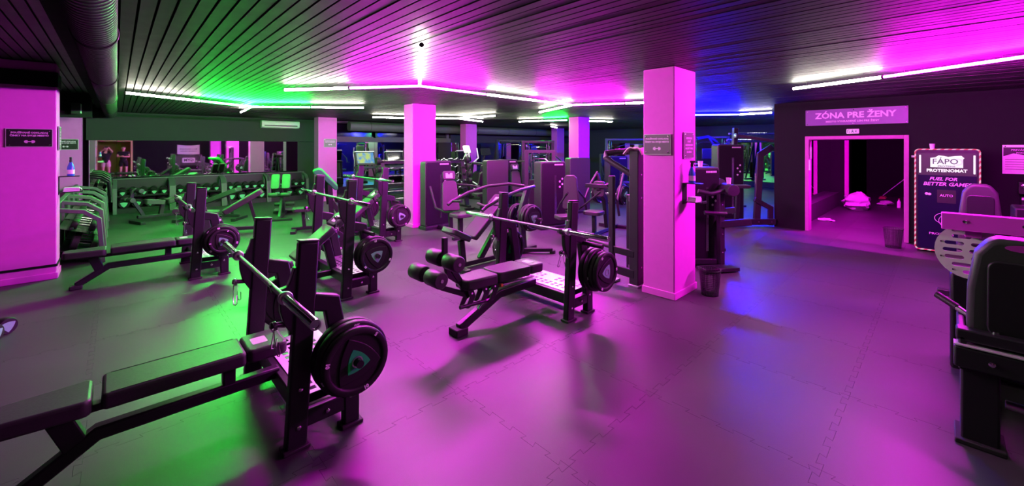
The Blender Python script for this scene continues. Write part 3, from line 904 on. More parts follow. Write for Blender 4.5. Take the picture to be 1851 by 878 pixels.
# ------------------------------------------------------------------ dumbbell racks and dumbbells
def make_rack(label):
    t = thing('dumbbell_rack', label, 'rack', (0,0,0), 0, 'two tier dumbbell racks')
    prof = [(0, 0), (0, 1.0), (-.10, .985), (-.36, .885), (-.52, .73), (-.57, .05), (-.57, 0)]
    for x in (.0425, 1.2025):
        obj('side_frame', G().sweep([(x, -.03, 0), (x, -.03, .865), (x, -.33, .815), (x, -.50, .675), (x, -.545, .0)], [(-.03, -.0425), (-.03, .0425), (.03, .0425), (.03, -.0425)], (1, 0, 0)), M['greyframe'], t, bevel=.008)
    obj('back_sheet', G().box(.08, 1.16, -.03, -.005, .05, .90), M['frame'], t)
    obj('top_rail', G().box(.0, 1.245, -.05, .01, .90, .925), M['greyframe'], t, bevel=.004)
    for z0, z1 in ((.47, .56), (.13, .22)):
        for y, z in ((-.42, z0), (-.20, z1)):
            obj('shelf_rail', G().box(.085, 1.16, y-.02, y+.02, z-.012, z+.012), M['frame'], t, bevel=.004)
        obj('shelf', G().add([(.085, -.49, z0-.035), (1.16, -.49, z0-.035), (1.16, -.06, z1+.02), (.085, -.06, z1+.02)], [(0,1,2,3)]), M['frame'], t, smooth=False)
    obj('kick_plate', G().box(.085, 1.16, -.50, -.48, 0.0, .12), M['frame'], t)
    return t
def make_dumbbell(r, hl, label):
    """axis local y, front head at -y"""
    t = thing('dumbbell', label, 'dumbbell', (0,0,0), 0, 'dumbbells on the racks')
    a = .065
    for s in (-1, 1):
        hd = obj('head', G().lathe([(r*.45, a), (r*.92, a), (r, a + .01), (r, a + hl - .012), (r*.90, a + hl), (r*.55, a + hl), (r*.5, a + hl - .004), (.001, a + hl - .004)], (0,0,0), (0, s, 0), 20), M['rubber'], t)
        f = frame((0,0,0), (1,0,0), (0,0,1)) if s < 0 else frame((0,0,0), (-1,0,0), (0,0,1))
        obj('emblem', G().prism(reuleaux(r*.74, 4, -90), f, a + hl - .003, a + hl + .002), M['emblem2'], hd)
    obj('handle', G().cyl((0, -a - .01, 0), (0, a + .01, 0), .015, n=12), M['chrome'], t)
    return t
DB = {}
ORD = ['first', 'second', 'third', 'fourth', 'fifth', 'sixth']
def put_dumbbell(r, x, y, z, rz, lab):
    key = round(r, 3)
    if key not in DB:
        d = make_dumbbell(r, .05 + r*.35, lab); DB[key] = d
        d.location = (x, y, z); d.rotation_euler = (R(17), 0, rz)
    else:
        dup(DB[key], (x, y, z), label=lab, rot=(R(17), 0, rz))
def fill(ox, oy, rz, where, up=5, lo=4, r_up=.08, r_lo=.118):
    c, s = math.cos(rz), math.sin(rz)
    for tier, n, r, z, yy in (('upper', up, r_up, .585, -.33), ('lower', lo, r_lo, .265, -.34)):
        for k in range(n):
            lx = .085 + (k + .5) * 1.075 / n
            put_dumbbell(r, ox + c*lx - s*yy, oy + s*lx + c*yy, z + (r - .06)*.9 - .02, rz, '%s %s dumbbell from the left on the %s' % (ORD[k], tier, where))
RK = [(0.0, 'leftmost rack under the mirror'), (1.22, 'second rack under the mirror'), (2.44, 'third rack under the mirror'), (3.66, 'rightmost rack under the mirror')]
rk0 = make_rack('black dumbbell rack under the mirror, leftmost, beside the corner rack')
RY = 15.72
rk0.location = (-.08, RY, 0)
dup(rk0, (1.14, RY, 0), 0, 'black dumbbell rack under the mirror, second from the left')
dup(rk0, (2.36, RY, 0), 0, 'black dumbbell rack under the mirror, third from the left')
dup(rk0, (3.56, RY, 0), 0, 'black dumbbell rack under the mirror, rightmost, by the far pillar')
for (o, w), x in zip(RK, (-.08, 1.14, 2.36, 3.58)): fill(x, RY, 0, w, 5, 4 if o != 3.66 else 3)
LX = -.70
LK = ['side rack nearest the left pillar', 'second side rack along the left', 'third side rack along the left', 'side rack closest to the mirror']
for k in range(4):
    yy = 9.1 + 1.22*k
    dup(rk0, (LX, yy, 0), R(90), ['black dumbbell rack along the left side, nearest the magenta pillar', 'black dumbbell rack along the left side, second from the pillar',
        'black dumbbell rack along the left side, third from the pillar', 'black dumbbell rack along the left side, closest to the mirror'][k])
    fill(LX, yy, R(90), LK[k], 4, 4, .08, .118)
# ------------------------------------------------------------------ machines
def tower(t, x0, x1, y0, y1, h, logo=True, side='shroud2', face=-1):
    """weight stack housing; front on the -y side"""
    r = .05
    sh = obj('shroud', G().prism(rrect(x0, x1, .06, h, r, 4), frame((0, y1, 0), (1,0,0), (0,0,1)), 0, (y1-y0) - .02), M[side], t, bevel=.012)
    yf = y0 + .018
    obj('front_panel', G().prism(rrect(x0+.02, x1-.02, .10, h-.03, r*.8, 4), frame((0, yf, 0), (1,0,0), (0,0,1)), 0, .016), M['shroud'], t, bevel=.004)
    w = x1 - x0
    sl = obj('stack_slot', G().box(x0 + w*.52, x0 + w*.60, yf - .020, yf - .012, .22, h - .30), M['slot'], t)
    for k in range(2):
        obj('guide_rod', G().cyl((x0 + w*(.54 + .04*k), yf - .024, .24), (x0 + w*(.54 + .04*k), yf - .024, h - .32), .006, n=8), M['chrome'], sl)
    obj('base', G().box(x0-.02, x1+.02, y0-.03, y1+.03, 0, .07), M['frame'], t, bevel=.01)
    if logo:
        for k, (a, b) in enumerate(((.74, .62), (.74, .70), (.84, .66), (.84, .74))):
            obj('pictogram', G().prism(circ(w*.035, 8, x0 + w*a, h*b), frame((0, yf - .0165, 0), (1,0,0), (0,0,1)), 0, .002), M['logo'], t)
        g = G()
        for k in range(7):
            cx = x0 + w*(.55 + .05*k)
            g.box(cx - w*.019, cx + w*.019, yf - .019, yf - .0165, h - .085, h - .055)
        obj('logo_strip', g, M['logo'], t)

def seat(t, x, y, z, w=.36, d=.38, th=.075, mat='vinyl'):
    return obj('seat', G().prism(rrect(x-w/2, x+w/2, y-d/2, y+d/2, .07, 5), XY, z-th, z), M[mat], t, bevel=.016, seg=3)
def backrest(t, org, right, up, w, h, th=.07, taper=.78, head=False, logo=False):
    f = frame(org, right, up)
    poly = [(-w/2, .03), (-w/2 + .03, 0), (w/2 - .03, 0), (w/2, .03), (w/2*taper, h - .05), (w/2*taper - .05, h), (-w/2*taper + .05, h), (-w/2*taper, h - .05)]
    b = obj('backrest', G().prism(poly, f, 0, th), M['vinyl'], t, bevel=.016, seg=3)
    if head:
        hp = obj('headrest', G().prism(rrect(-w*.36, w*.36, h + .015, h + .20, .04, 4), f, 0, th), M['vinyl'], t, bevel=.014, seg=3)
        if logo:
            for n_ in (th + .0015,):
                obj('logo', G().prism([(-.07, h+.05), (.07, h+.05), (.07, h+.15), (.03, h+.15), (0, h+.11), (-.03, h+.15), (-.07, h+.15)], f, th, th + .0025), M['logo'], hp)
    return b
def padbar(t, p0, p1, r=.055, name='roller_pad'):
    return obj(name, G().lathe([(.015, 0), (r*.9, .003), (r, .012), (r, (V(p1)-V(p0)).length - .012), (r*.9, (V(p1)-V(p0)).length - .003), (.015, (V(p1)-V(p0)).length)], p0, V(p1)-V(p0), 18), M['vinyl'], t)

# chest press beside the central pillar
t = thing('chest_press_machine', 'chest press machine with tall housing in front of the central magenta pillar', 'gym machine', (5.1, 7.7, 0))
tower(t, -.28, .40, .02, .26, 1.49)
backrest(t, (-.20, -.78, .50), (.92, -.38, 0), (.10, .26, 1), .36, .62, .08, .8, True, True)
seat(t, -.12, -1.02, .48, .38, .36)
obj('seat_post', G().beam([(-.12, -1.0, .05), (-.12, -1.0, .42)], .07, .09, (1,0,0)), M['frame'], t, bevel=.008)
obj('main_beam', G().beam([(-.12, -1.15, .05), (.06, .05, .05)], .09, .06), M['frame'], t, bevel=.008)
obj('back_post', G().beam([(-.08, -.62, .05), (-.14, -.66, 1.05)], .06, .08, (1,0,0)), M['frame'], t, bevel=.008)
obj('front_foot', G().box(-.42, .18, -1.20, -1.12, 0, .06), M['frame'], t, bevel=.008)
obj('press_arm', G().tube([(-.22, -.05, .95), (-.24, -.30, .52), (-.18, -.55, .45), (-.10, -.95, .47)], .022, 10), M['frame2'], t)
obj('press_arm', G().tube([(.50, -.05, .95), (.56, -.45, .95), (.54, -.80, .95)], .022, 10), M['frame2'], t)
obj('grip', G().cyl((.54, -.80, .95), (.40, -.86, .95), .019, n=12), M['rubber'], t)

# plate loaded incline press left of the tall frame
t = thing('plate_loaded_press', 'plate loaded incline press with long arched arm, behind the decline bench', 'gym machine', (4.35, 4.95, 0))
pad('seat_pad', t, -.92, -.55, .34, .50, .085, R(28), (-.60, 0, .50), r=.06)
pad('back_pad', t, -.52, .12, .32, .48, .085, R(-40), (-.52, 0, .46), r=.03)
hp = pad('head_pad', t, .13, .36, .30, .48, .085, R(-40), (-.52, 0, .46), r=.04)
mm = Matrix.Translation((-.52,0,.46)) @ Matrix.Rotation(R(-40), 4, 'Y') @ Matrix.Translation((.52,0,-.46))
gl = G().prism(rrect(.18, .29, -.06, .06, .01, 2), XY, .4795, .4815); gl.v = [tuple(mm @ V(q)) for q in gl.v]
obj('logo', gl, M['logo'], hp)
obj('back_rail', G().beam([tuple(mm @ V((-.45, 0, .375))), tuple(mm @ V((.45, 0, .375)))], .07, .05), M['frame'], t, bevel=.006)
obj('base_beam', G().beam([(-.75, 0, .06), (.95, 0, .06)], .09, .07), M['frame'], t, bevel=.008)
obj('seat_post', G().beam([(-.62, 0, .08), (-.66, 0, .42)], .07, .09, (1,0,0)), M['frame'], t, bevel=.008)
obj('back_brace', G().beam([(-.30, 0, .08), (.28, 0, .82)], .07, .09, (1,0,0)), M['frame'], t, bevel=.008)
obj('rear_post', G().beam([(.66, 0, .05), (.60, 0, .70), (.78, 0, 1.12)], .08, .11, (1,0,0)), M['frame2'], t, bevel=.010)
for y in (-.36, .36):
    obj('foot_beam', G().beam([(.62, 0, .06), (1.0, y, .06)], .07, .06), M['frame'], t, bevel=.008)
    obj('foot_pad', G().cyl((1.0, y, 0), (1.0, y, .05), .05, n=14), M['rubber2'], t)
obj('front_foot', G().box(-.80, -.70, -.30, .30, 0, .06), M['frame'], t, bevel=.008)
for s in (-1, 1):
    obj('lever_arm', G().tube([(.80, s*.12, 1.12), (.60, s*.30, 1.16), (.20, s*.40, 1.14), (-.20, s*.42, 1.06), (-.52, s*.42, .95), (-.60, s*.42, .90)], .026, 10), M['shroud2'], t)
    obj('grip', G().cyl((-.52, s*.42, .95), (-.50, s*.20, .97), .020, n=12), M['rubber'], t)
    obj('load_horn', G().cyl((.66, s*.05, .62), (.66, s*.42, .62), .024, n=14), M['chrome'], t)
for i, (k, s) in enumerate((('b', -1), ('b', -1), ('d', -1), ('d', 1), ('d', 1))):
    oy = .12 + .055*(i % 3)
    plate(k, 4.35 + .66, 4.95 + s*oy, .62, s > 0, 30*i, '%s black weight plate on the %s horn of the incline press' % (NEST[i % 3], 'near' if s < 0 else 'far'))

# standing tall frame next to the big pillar
t = thing('hip_thrust_frame', 'tall black machine frame with curved top bar left of the big pillar', 'gym machine', (4.92, 2.86, 0))
obj('main_post', G().box(-.10, .06, -.16, -.03, .02, 1.76), M['frame2'], t, bevel=.010)
obj('main_post_back', G().box(.07, .14, -.17, -.02, .02, 1.74), M['frame'], t, bevel=.010)
obj('slim_post', G().box(-.12, -.05, .20, .27, .02, 1.42), M['frame2'], t, bevel=.008)
obj('curved_arm', G().tube([(-.06, -.08, 1.43), (-.085, .235, 1.60), (-.085, .33, 1.66), (-.05, .34, 1.72), (.05, .22, 1.745), (.10, .0, 1.745)], .040, 12), M['frame2'], t)
for z, w in ((.42, .09), (.16, .11)):
    obj('cross_member', G().beam([(-.08, -.10, z), (-.085, .24, z + .02)], .05, w), M['frame'], t, bevel=.008)
obj('floor_tube', G().tube([(-.085, .235, .46), (-.10, .58, .50), (-.06, .66, .44), (0, .68, .30)], .03, 10), M['frame2'], t)
for x, y in ((-.02, -.10), (-.085, .235)):
    obj('foot_pad', G().box(x-.10, x+.10, y-.07, y+.07, 0, .03), M['steel'], t, bevel=.005)
for z in (.25, 1.15, 1.45):
    obj('bolt', G().lathe([(.012, 0), (.012, .006), (.006, .009)], (-.02, -.16, z), (0, -1, 0), 10), M['chrome'], t)
obj('side_arm', G().beam([(.10, .0, 1.05), (.50, .30, 1.05)], .05, .07), M['frame'], t, bevel=.006)
obj('side_post', G().box(.52, .60, .28, .38, 0, 1.1), M['frame'], t, bevel=.008)
obj('side_foot', G().beam([(-.02, -.08, .05), (.56, .33, .05)], .08, .06), M['frame'], t, bevel=.006)
tw = thing('towel', 'cream towel lying on top of the tall black frame by the big pillar', 'towel', (4.88, 2.76, 1.765))
gt = G(); nx, ny = 10, 8
vs = []
for i in range(nx+1):
    for j in range(ny+1):
        u, v = i/nx - .5, j/ny - .5
        dz = -.02 - .10*max(0, abs(v) - .32)*4 + .012*math.sin(9*u + 3*v) + .01*math.sin(14*v)
        vs.append((u*.20, v*.26, .035 + dz))
gt.add(vs, [(i*(ny+1)+j, (i+1)*(ny+1)+j, (i+1)*(ny+1)+j+1, i*(ny+1)+j+1) for i in range(nx) for j in range(ny)])
o = obj('cloth', gt, M['towel'], tw); sm = o.modifiers.new('solid', 'SOLIDIFY'); sm.thickness = .012; sm.offset = 1

# selectorised machines of the middle field
def press(name, label, x, y, rz, h=1.48, w=.60, kind='press'):
    t = thing(name, label, 'gym machine', (x, y, 0), rz)
    tower(t, -w/2, w/2, 0, .30, h)
    if kind != 'bare':
        obj('main_beam', G().beam([(0, .05, .05), (0, -1.15, .05)], .09, .06), M['frame'], t, bevel=.008)
        obj('front_foot', G().box(-.32, .32, -1.20, -1.10, 0, .06), M['frame'], t, bevel=.008)
    if kind == 'press':
        obj('seat_post', G().beam([(0, -.70, .06), (0, -.68, .44)], .07, .09, (1,0,0)), M['frame'], t, bevel=.008)
        seat(t, 0, -.82, .50)
        backrest(t, (0, -.66, .54), (1,0,0), (0, .28, 1), .32, .58, .07, .8, True, True)
        obj('back_post', G().beam([(0, -.40, .06), (0, -.48, 1.10)], .06, .08, (1,0,0)), M['frame'], t, bevel=.008)
        for s in (-1, 1):
            obj('press_arm', G().tube([(s*.26, -.06, 1.36), (s*.40, -.38, 1.38), (s*.42, -.74, 1.10), (s*.40, -.80, .86)], .024, 10), M['frame2'], t)
            obj('grip', G().cyl((s*.40, -.80, .86), (s*.38, -1.0, .88), .019, n=12), M['rubber'], t)
    elif kind == 'curl':
        obj('seat_post', G().beam([(0, -.86, .06), (0, -.86, .44)], .07, .09, (1,0,0)), M['frame'], t, bevel=.008)
        seat(t, 0, -.90, .50)
        backrest(t, (0, -1.06, .54), (1,0,0), (0, -.16, 1), .34, .56, -.07, .85)
        for s in (-1, 1):
            obj('lever', G().tube([(s*.12, -.30, .95), (s*.30, -.42, .80), (s*.34, -.78, .62), (s*.30, -1.0, .64)], .022, 10), M['frame2'], t)
        padbar(t, (-.22, -.42, .70), (.22, -.42, .70))
        padbar(t, (-.22, -.55, .34), (.22, -.55, .34))
    elif kind == 'lever':
        obj('seat_post', G().beam([(0, -.80, .06), (0, -.80, .44)], .07, .09, (1,0,0)), M['frame'], t, bevel=.008)
        seat(t, 0, -.85, .50)
        obj('chest_pad', G().prism(rrect(-.13, .13, .72, 1.10, .05, 4), frame((0, -.55, 0), (1,0,0), (0,0,1)), 0, .08), M['vinyl'], t, bevel=.014, seg=3)
        obj('chest_post', G().beam([(0, -.30, .06), (0, -.48, .95)], .06, .08, (1,0,0)), M['frame'], t, bevel=.008)
        for s in (-1, 1):
            obj('lever', G().beam([(s*.30, -.10, 1.05), (s*.42, -.50, .98), (s*.45, -.92, .60)], .05, .07), M['frame2'], t, bevel=.008)
            obj('grip', G().cyl((s*.45, -.90, .62), (s*.22, -.92, .66), .019, n=12), M['rubber'], t)
            obj('elbow_arm', G().beam([(s*.36, -.30, .50), (s*.36, -1.05, .34)], .05, .06), M['frame'], t, bevel=.006)
    return t
press('shoulder_press_machine', 'dark housing of the machine right of the arched arm, mid field', 7.15, 8.2, R(165), 1.46, .62, 'press')
press('chest_fly_machine', 'machine with tall purple housing and side backrest, centre of the hall', 6.95, 5.92, R(-14), 1.48, .66, 'bare')
press('leg_curl_machine', 'machine with grey backed backrest just right of the tall purple housing', 9.2, 7.1, R(160), 1.50, .64, 'press')
press('pulldown_machine', 'machine whose housing shows beneath the far right mirror, left of the tall frame', 11.5, 7.1, R(-20), 1.50, .70, 'curl')
press('triceps_machine', 'machine with logo headrest seat standing behind the incline press', 8.5, 9.0, R(-25), 1.42, .55, 'press')
press('ab_crunch_machine', 'machine standing in the back row near the lilac pillar', 11.9, 11.3, R(-30), 1.48, .6, 'curl')
press('back_extension_machine', 'machine at the very back right of the lilac pillar', 13.6, 12.2, R(10), 1.48, .6, 'press')
press('torso_machine', 'machine in the far right corner in front of the end mirror', 15.6, 10.2, R(-40), 1.48, .6, 'lever')

# arms of the seat behind: free standing backrest machine in front of the purple housing
t = thing('calf_machine', 'seated machine with tall narrow backrest in front of the purple housing', 'gym machine', (6.48, 5.2, 0), R(-25))
backrest(t, (.12, .0, .56), (.75, -.66, 0), (.0, .05, 1), .34, .68, .08, .74)
seat(t, -.14, -.28, .50, .40, .34)
obj('seat_post', G().beam([(.05, -.15, .04), (.05, -.12, .44)], .08, .09, (1,0,0)), M['frame'], t, bevel=.008)
obj('base_beam', G().beam([(.05, -.65, .04), (.05, .45, .04)], .09, .06), M['frame'], t, bevel=.008)
obj('back_post', G().beam([(.12, .15, .05), (.14, .10, 1.0)], .06, .08, (1,0,0)), M['frame'], t, bevel=.008)
for s in (-1, 1):
    obj('handle', G().tube([(.05 + s*.24, .0, .55), (.05 + s*.30, -.25, .72), (.05 + s*.34, -.62, .95)], .018, 10), M['frame2'], t)
    obj('grip', G().cyl((.05 + s*.335, -.56, .91), (.05 + s*.345, -.66, .97), .022, n=10), M['rubber'], t)

# cable stations and pulldown frames at the back
def cable_station(label, x, y, rz, h=2.15, w=1.5):
    t = thing('cable_station', label, 'gym machine', (x, y, 0), rz)
    for s in (-1, 1):
        obj('upright', G().box(s*w/2 - .05, s*w/2 + .05, -.05, .05, 0, h), M['frame2'], t, bevel=.008)
        obj('foot', G().box(s*w/2 - .06, s*w/2 + .06, -.5, .5, 0, .07), M['frame'], t, bevel=.008)
        obj('weight_stack', G().box(s*(w/2 - .16) - .09, s*(w/2 - .16) + .09, -.06, .06, .10, .95), M['shroud'], t, bevel=.004)
        obj('guide_rod', G().cyl((s*(w/2 - .12), 0, .9), (s*(w/2 - .12), 0, h - .1), .010, n=8), M['chrome'], t)
        obj('guide_rod', G().cyl((s*(w/2 - .20), 0, .9), (s*(w/2 - .20), 0, h - .1), .010, n=8), M['chrome'], t)
        obj('pulley', G().lathe([(.02, -.015), (.06, -.015), (.05, 0), (.06, .015), (.02, .015)], (s*(w/2 - .16), -.09, h - .12), (1, 0, 0), 16), M['plastic'], t)
        obj('strut', G().beam([(s*w/2, .05, h - .3), (s*(w/2), .45, .08)], .05, .07), M['frame'], t, bevel=.006)
    obj('top_beam', G().box(-w/2, w/2, -.05, .05, h - .08, h), M['frame2'], t, bevel=.008)
    obj('cable', G().cyl((-(w/2 - .16), -.09, h - .15), (-(w/2 - .22), -.14, 1.3), .004, n=6), M['plastic'], t)
    obj('pull_bar', G().tube([(-w*.35, -.25, h - .32), (-w*.2, -.25, h - .22), (w*.2, -.25, h - .22), (w*.35, -.25, h - .32)], .014, 8), M['chrome'], t)
    return t
cable_station('lat pulldown station with chrome pull bar, left of the far purple pillar', 10.1, 9.3, R(-35), 2.0, 1.0)
cable_station('cable station seen in front of the pulldown, left of the far purple pillar', 7.9, 7.2, R(-50), 1.72, .7)
cable_station('wide cable crossover right of the far purple pillar', 14.8, 8.2, R(-50), 2.12, 2.6)
cable_station('tall cable station deep in the blue lit hall', 16.4, 6.2, R(-70), 2.2, 1.3)
cable_station('cable station at the back wall near the transom windows', 12.9, 13.6, R(0), 2.1, 1.6)

# right of the big pillar: two housings with levers and roller pads
def hip_machine(label, x, y, rz, h=1.50):
    t = thing('hip_abductor_machine', label, 'gym machine', (x, y, 0), rz)
    tower(t, -.26, .26, .04, .34, h)
    obj('side_post', G().box(.13, .21, -.12, -.04, .02, 1.12), M['frame2'], t, bevel=.008)
    obj('rear_post', G().box(.30, .38, .30, .40, .02, .85), M['frame2'], t, bevel=.008)
    obj('post_foot', G().box(.10, .24, -.16, .0, 0, .03), M['rubber2'], t, bevel=.006)
    obj('side_rail', G().beam([(.34, .34, .66), (.17, -.10, .66), (.50, -.30, .72)], .06, .10), M['frame2'], t, bevel=.008)
    obj('lever_arm', G().tube([(-.22, -.10, 1.16), (-.05, -.16, 1.12), (.10, -.18, 1.16), (.22, -.18, 1.18)], .032, 12), M['frame2'], t)
    padbar(t, (.20, -.32, 1.18), (.30, .02, 1.18), .085)
    obj('low_arm', G().tube([(-.10, -.08, .84), (.22, -.14, .82)], .030, 12), M['frame2'], t)
    obj('floor_beam', G().beam([(-.20, .0, .10), (.20, -.06, .10)], .06, .08), M['frame'], t, bevel=.006)
    for z in (.25, .52, .95):
        obj('bolt', G().lathe([(.012, 0), (.012, .006), (.006, .009)], (.17, -.12, z), (0, -1, 0), 10), M['chrome'], t)
    obj('side_step', G().box(-.25, .30, -.32, -.10, .02, .07), M['frame'], t, bevel=.006)
    return t
hip_machine('hip machine with thick roller pad right behind the big magenta pillar', 6.40, 2.45, R(-33))
hip_machine('second hip machine, behind the roller pad of the one by the big pillar', 7.45, 3.0, R(-33))

# smith machine and housing under the blue tube
t = thing('smith_machine', 'plate loaded smith machine by the dark wall corner under the blue tube', 'gym machine', (10.35, 3.25, 0), R(-42))
tower(t, -.42, .20, .12, .44, 1.86)
obj('lean_post', G().beam([(.28, -.20, .05), (.50, .0, 1.62), (.85, .10, 1.80)], .07, .14, (1,0,0)), M['frame2'], t, bevel=.008)
obj('base_beam', G().beam([(-.75, -.22, .12), (.70, -.22, .12)], .07, .13), M['frame2'], t, bevel=.008)
obj('rear_leg', G().beam([(.25, -.18, .62), (.62, -.18, .42), (.62, -.18, .03)], .07, .10, (1,0,0)), M['frame2'], t, bevel=.008)
obj('upper_post', G().beam([(.05, .3, 1.5), (.12, .35, 2.25)], .10, .10, (1,0,0)), M['frame'], t, bevel=.008)
obj('upper_arm', G().beam([(-.05, .0, 2.06), (.75, -.15, 1.93)], .07, .07), M['frame'], t, bevel=.008)
obj('end_knob', G().lathe([(.01, 0), (.05, .01), (.05, .04), (.01, .05)], (-.07, -.02, 2.06), (-1, 0, 0), 14), M['steel'], t)
obj('chrome_rail', G().cyl((.33, -.10, .10), (.36, -.05, 1.20), .024, n=14), M['chrome'], t)
obj('chrome_rail', G().cyl((.43, -.08, .10), (.46, -.03, 1.20), .020, n=14), M['chrome'], t)
for s in (0, 1):
    obj('top_bar', G().cyl((.05, .50 + .1*s, 2.12 - .16*s), (1.3, .58 + .1*s, 2.12 - .16*s), .025, n=12), M['chrome'], t)
seat(t, -.30, -.55, .98, .42, .20, .07)
obj('seat_post', G().beam([(-.30, -.40, .10), (-.30, -.48, .92)], .07, .08, (1,0,0)), M['frame'], t, bevel=.008)
for x in (-.5, -.1, .3, .6):
    obj('bolt', G().lathe([(.014, 0), (.014, .006), (.006, .009)], (x, -.258, .12), (0, -1, 0), 10), M['chrome'], t)
t = thing('lat_machine', 'dark machine with angled arm and blue pads behind the hip machines', 'gym machine', (13.6, 4.9, 0), R(-40))
obj('post', G().box(-.06, .06, -.06, .06, 0, 1.9), M['frame'], t, bevel=.008)
obj('arm', G().beam([(.0, .0, 1.95), (-.35, -.1, 2.12), (-.75, -.2, 2.05)], .05, .08), M['frame2'], t, bevel=.006)
obj('lever', G().beam([(-.35, -.1, 2.12), (.05, -.05, 1.55)], .05, .07), M['frame2'], t, bevel=.006)
obj('console', G().box(-.55, -.20, -.12, -.06, 1.42, 1.75), M['plastic'], t, bevel=.02)
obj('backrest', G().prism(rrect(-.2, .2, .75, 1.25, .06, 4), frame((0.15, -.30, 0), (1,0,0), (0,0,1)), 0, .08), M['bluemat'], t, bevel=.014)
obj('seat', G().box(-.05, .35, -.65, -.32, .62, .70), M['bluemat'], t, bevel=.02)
obj('seat_post', G().box(.10, .18, -.5, -.40, 0, .62), M['frame'], t, bevel=.006)
obj('foot', G().box(-.3, .5, -.7, .3, 0, .06), M['frame'], t, bevel=.008)

# plate loaded lever machine in front of the tall frame
t = thing('lever_row_machine', 'plate loaded lever machine with long angled handles left of the tall frame', 'gym machine', (7.45, 4.95, 0), R(10))
obj('base_beam', G().beam([(-.75, 0, .05), (.65, 0, .05)], .09, .07), M['frame'], t, bevel=.008)
obj('rear_foot', G().box(.58, .68, -.40, .40, 0, .07), M['frame'], t, bevel=.008)
obj('front_foot', G().box(-.80, -.70, -.30, .30, 0, .07), M['frame'], t, bevel=.008)
obj('main_post', G().beam([(.15, 0, .06), (.0, 0, .72), (-.30, 0, .98)], .08, .12, (1,0,0)), M['frame'], t, bevel=.008)
obj('top_bracket', G().beam([(-.30, -.28, 1.0), (-.30, .28, 1.0)], .08, .08), M['frame'], t, bevel=.008)
seat(t, -.52, 0, .52, .34, .36)
obj('seat_post', G().beam([(-.50, 0, .06), (-.52, 0, .46)], .07, .08, (1,0,0)), M['frame'], t, bevel=.006)
obj('chest_pad', G().prism(rrect(-.12, .12, .78, 1.10, .05, 4), frame((-.22, 0, 0), (0, -1, 0), (0,0,1)), 0, .08), M['vinyl'], t, bevel=.014, seg=3)
for s_ in (-1, 1):
    obj('lever_arm', G().tube([(.30, s_*.30, 1.25), (.05, s_*.34, 1.02), (-.20, s_*.36, .70), (-.10, s_*.36, .40)], .026, 10, (1,0,0)), M['frame2'], t)
    obj('handle_bar', G().tube([(-.20, s_*.36, .70), (-.55, s_*.38, .95), (-.72, s_*.38, 1.08)], .020, 10, (1,0,0)), M['frame2'], t)
    obj('grip', G().cyl((-.58, s_*.38, .972), (-.75, s_*.38, 1.10), .025, n=12), M['rubber'], t)
    obj('load_horn', G().cyl((.34, s_*.05, .78), (.34, s_*.46, .78), .024, n=14), M['chrome'], t)
    obj('swing_arm', G().beam([(.34, s_*.20, .78), (.28, s_*.28, 1.22)], .05, .07, (1,0,0)), M['frame'], t, bevel=.006)
    for i in range(2):
        c, sn = math.cos(R(10)), math.sin(R(10)); lx, ly = .34, s_*(.26 + .06*i)
        plate('b' if i == 0 else 'd', 7.45 + c*lx - sn*ly, 4.95 + sn*lx + c*ly, .78, s_ > 0, 25*i, '%s black weight plate on the %s horn of the lever machine' % (('inner', 'outer')[i], 'near' if s_ < 0 else 'far'))
# ------------------------------------------------------------------ cardio row
def treadmill(label, x, y, on):
    t = thing('treadmill', label, 'treadmill', (x, y, 0), R(8))
    obj('deck', G().box(-.40, .40, -1.9, .05, .0, .20), M['shroud2'], t, bevel=.02)
    obj('belt', G().box(-.27, .27, -1.88, -.25, .20, .206), M['rubber'], t)
    obj('motor_cover', G().box(-.40, .40, -.28, .18, .10, .40), M['plastic'], t, bevel=.05, seg=3)
    for s in (-1, 1):
        obj('upright', G().beam([(s*.38, .0, .10), (s*.36, -.18, 1.15)], .07, .10, (1,0,0)), M['frame2'], t, bevel=.01)
        obj('handrail', G().tube([(s*.36, -.16, 1.12), (s*.36, -.55, 1.08), (s*.34, -.70, 1.05)], .022, 10), M['chrome'], t)
    obj('console_shelf', G().box(-.42, .42, -.34, -.02, 1.08, 1.16), M['frame2'], t, bevel=.02)
    f = frame((0, -.12, 1.20), (1, 0, 0), (0, .28, 1))
    c = obj('console', G().prism(rrect(-.36, .36, 0, .46, .04, 4), f, -.05, 0), M['plastic'], t, bevel=.008)
    obj('screen', G().prism(rrect(-.31, .31, .06, .42, .01, 2), f, 0, .004), M['screen'] if on else M['glassdark'], c)
    obj('top_ledge', G().prism(rrect(-.36, .36, .44, .47, .01, 2), f, -.09, .01), M['acwhite'], c)
treadmill('treadmill with lit colour screen just right of the far left pillar', 5.95, 13.3, True)
treadmill('treadmill with dark screen in the middle of the cardio row', 7.0, 13.25, False)
treadmill('treadmill with dark screen right of the central magenta pillar', 9.95, 13.2, False)
t = thing('elliptical_trainer', 'elliptical trainer with long handle bars before the lilac pillar', 'cross trainer', (8.95, 11.6, 0), R(20))
obj('base', G().box(-.30, .30, -1.1, .9, 0, .10), M['frame'], t, bevel=.02)
obj('drive_housing', G().lathe([(.05, -.12), (.30, -.12), (.36, -.07), (.36, .07), (.30, .12), (.05, .12)], (0, .55, .42), (1, 0, 0), 24), M['shroud2'], t)
obj('mast', G().tube([(0, .50, .30), (0, .15, 1.35), (0, .05, 1.55)], .05, 12, (1,0,0)), M['acwhite'], t)
obj('console', G().prism(rrect(-.20, .20, 0, .28, .05, 4), frame((0, -.02, 1.58), (1,0,0), (0,.3,1)), -.05, 0), M['acwhite'], t, bevel=.01)
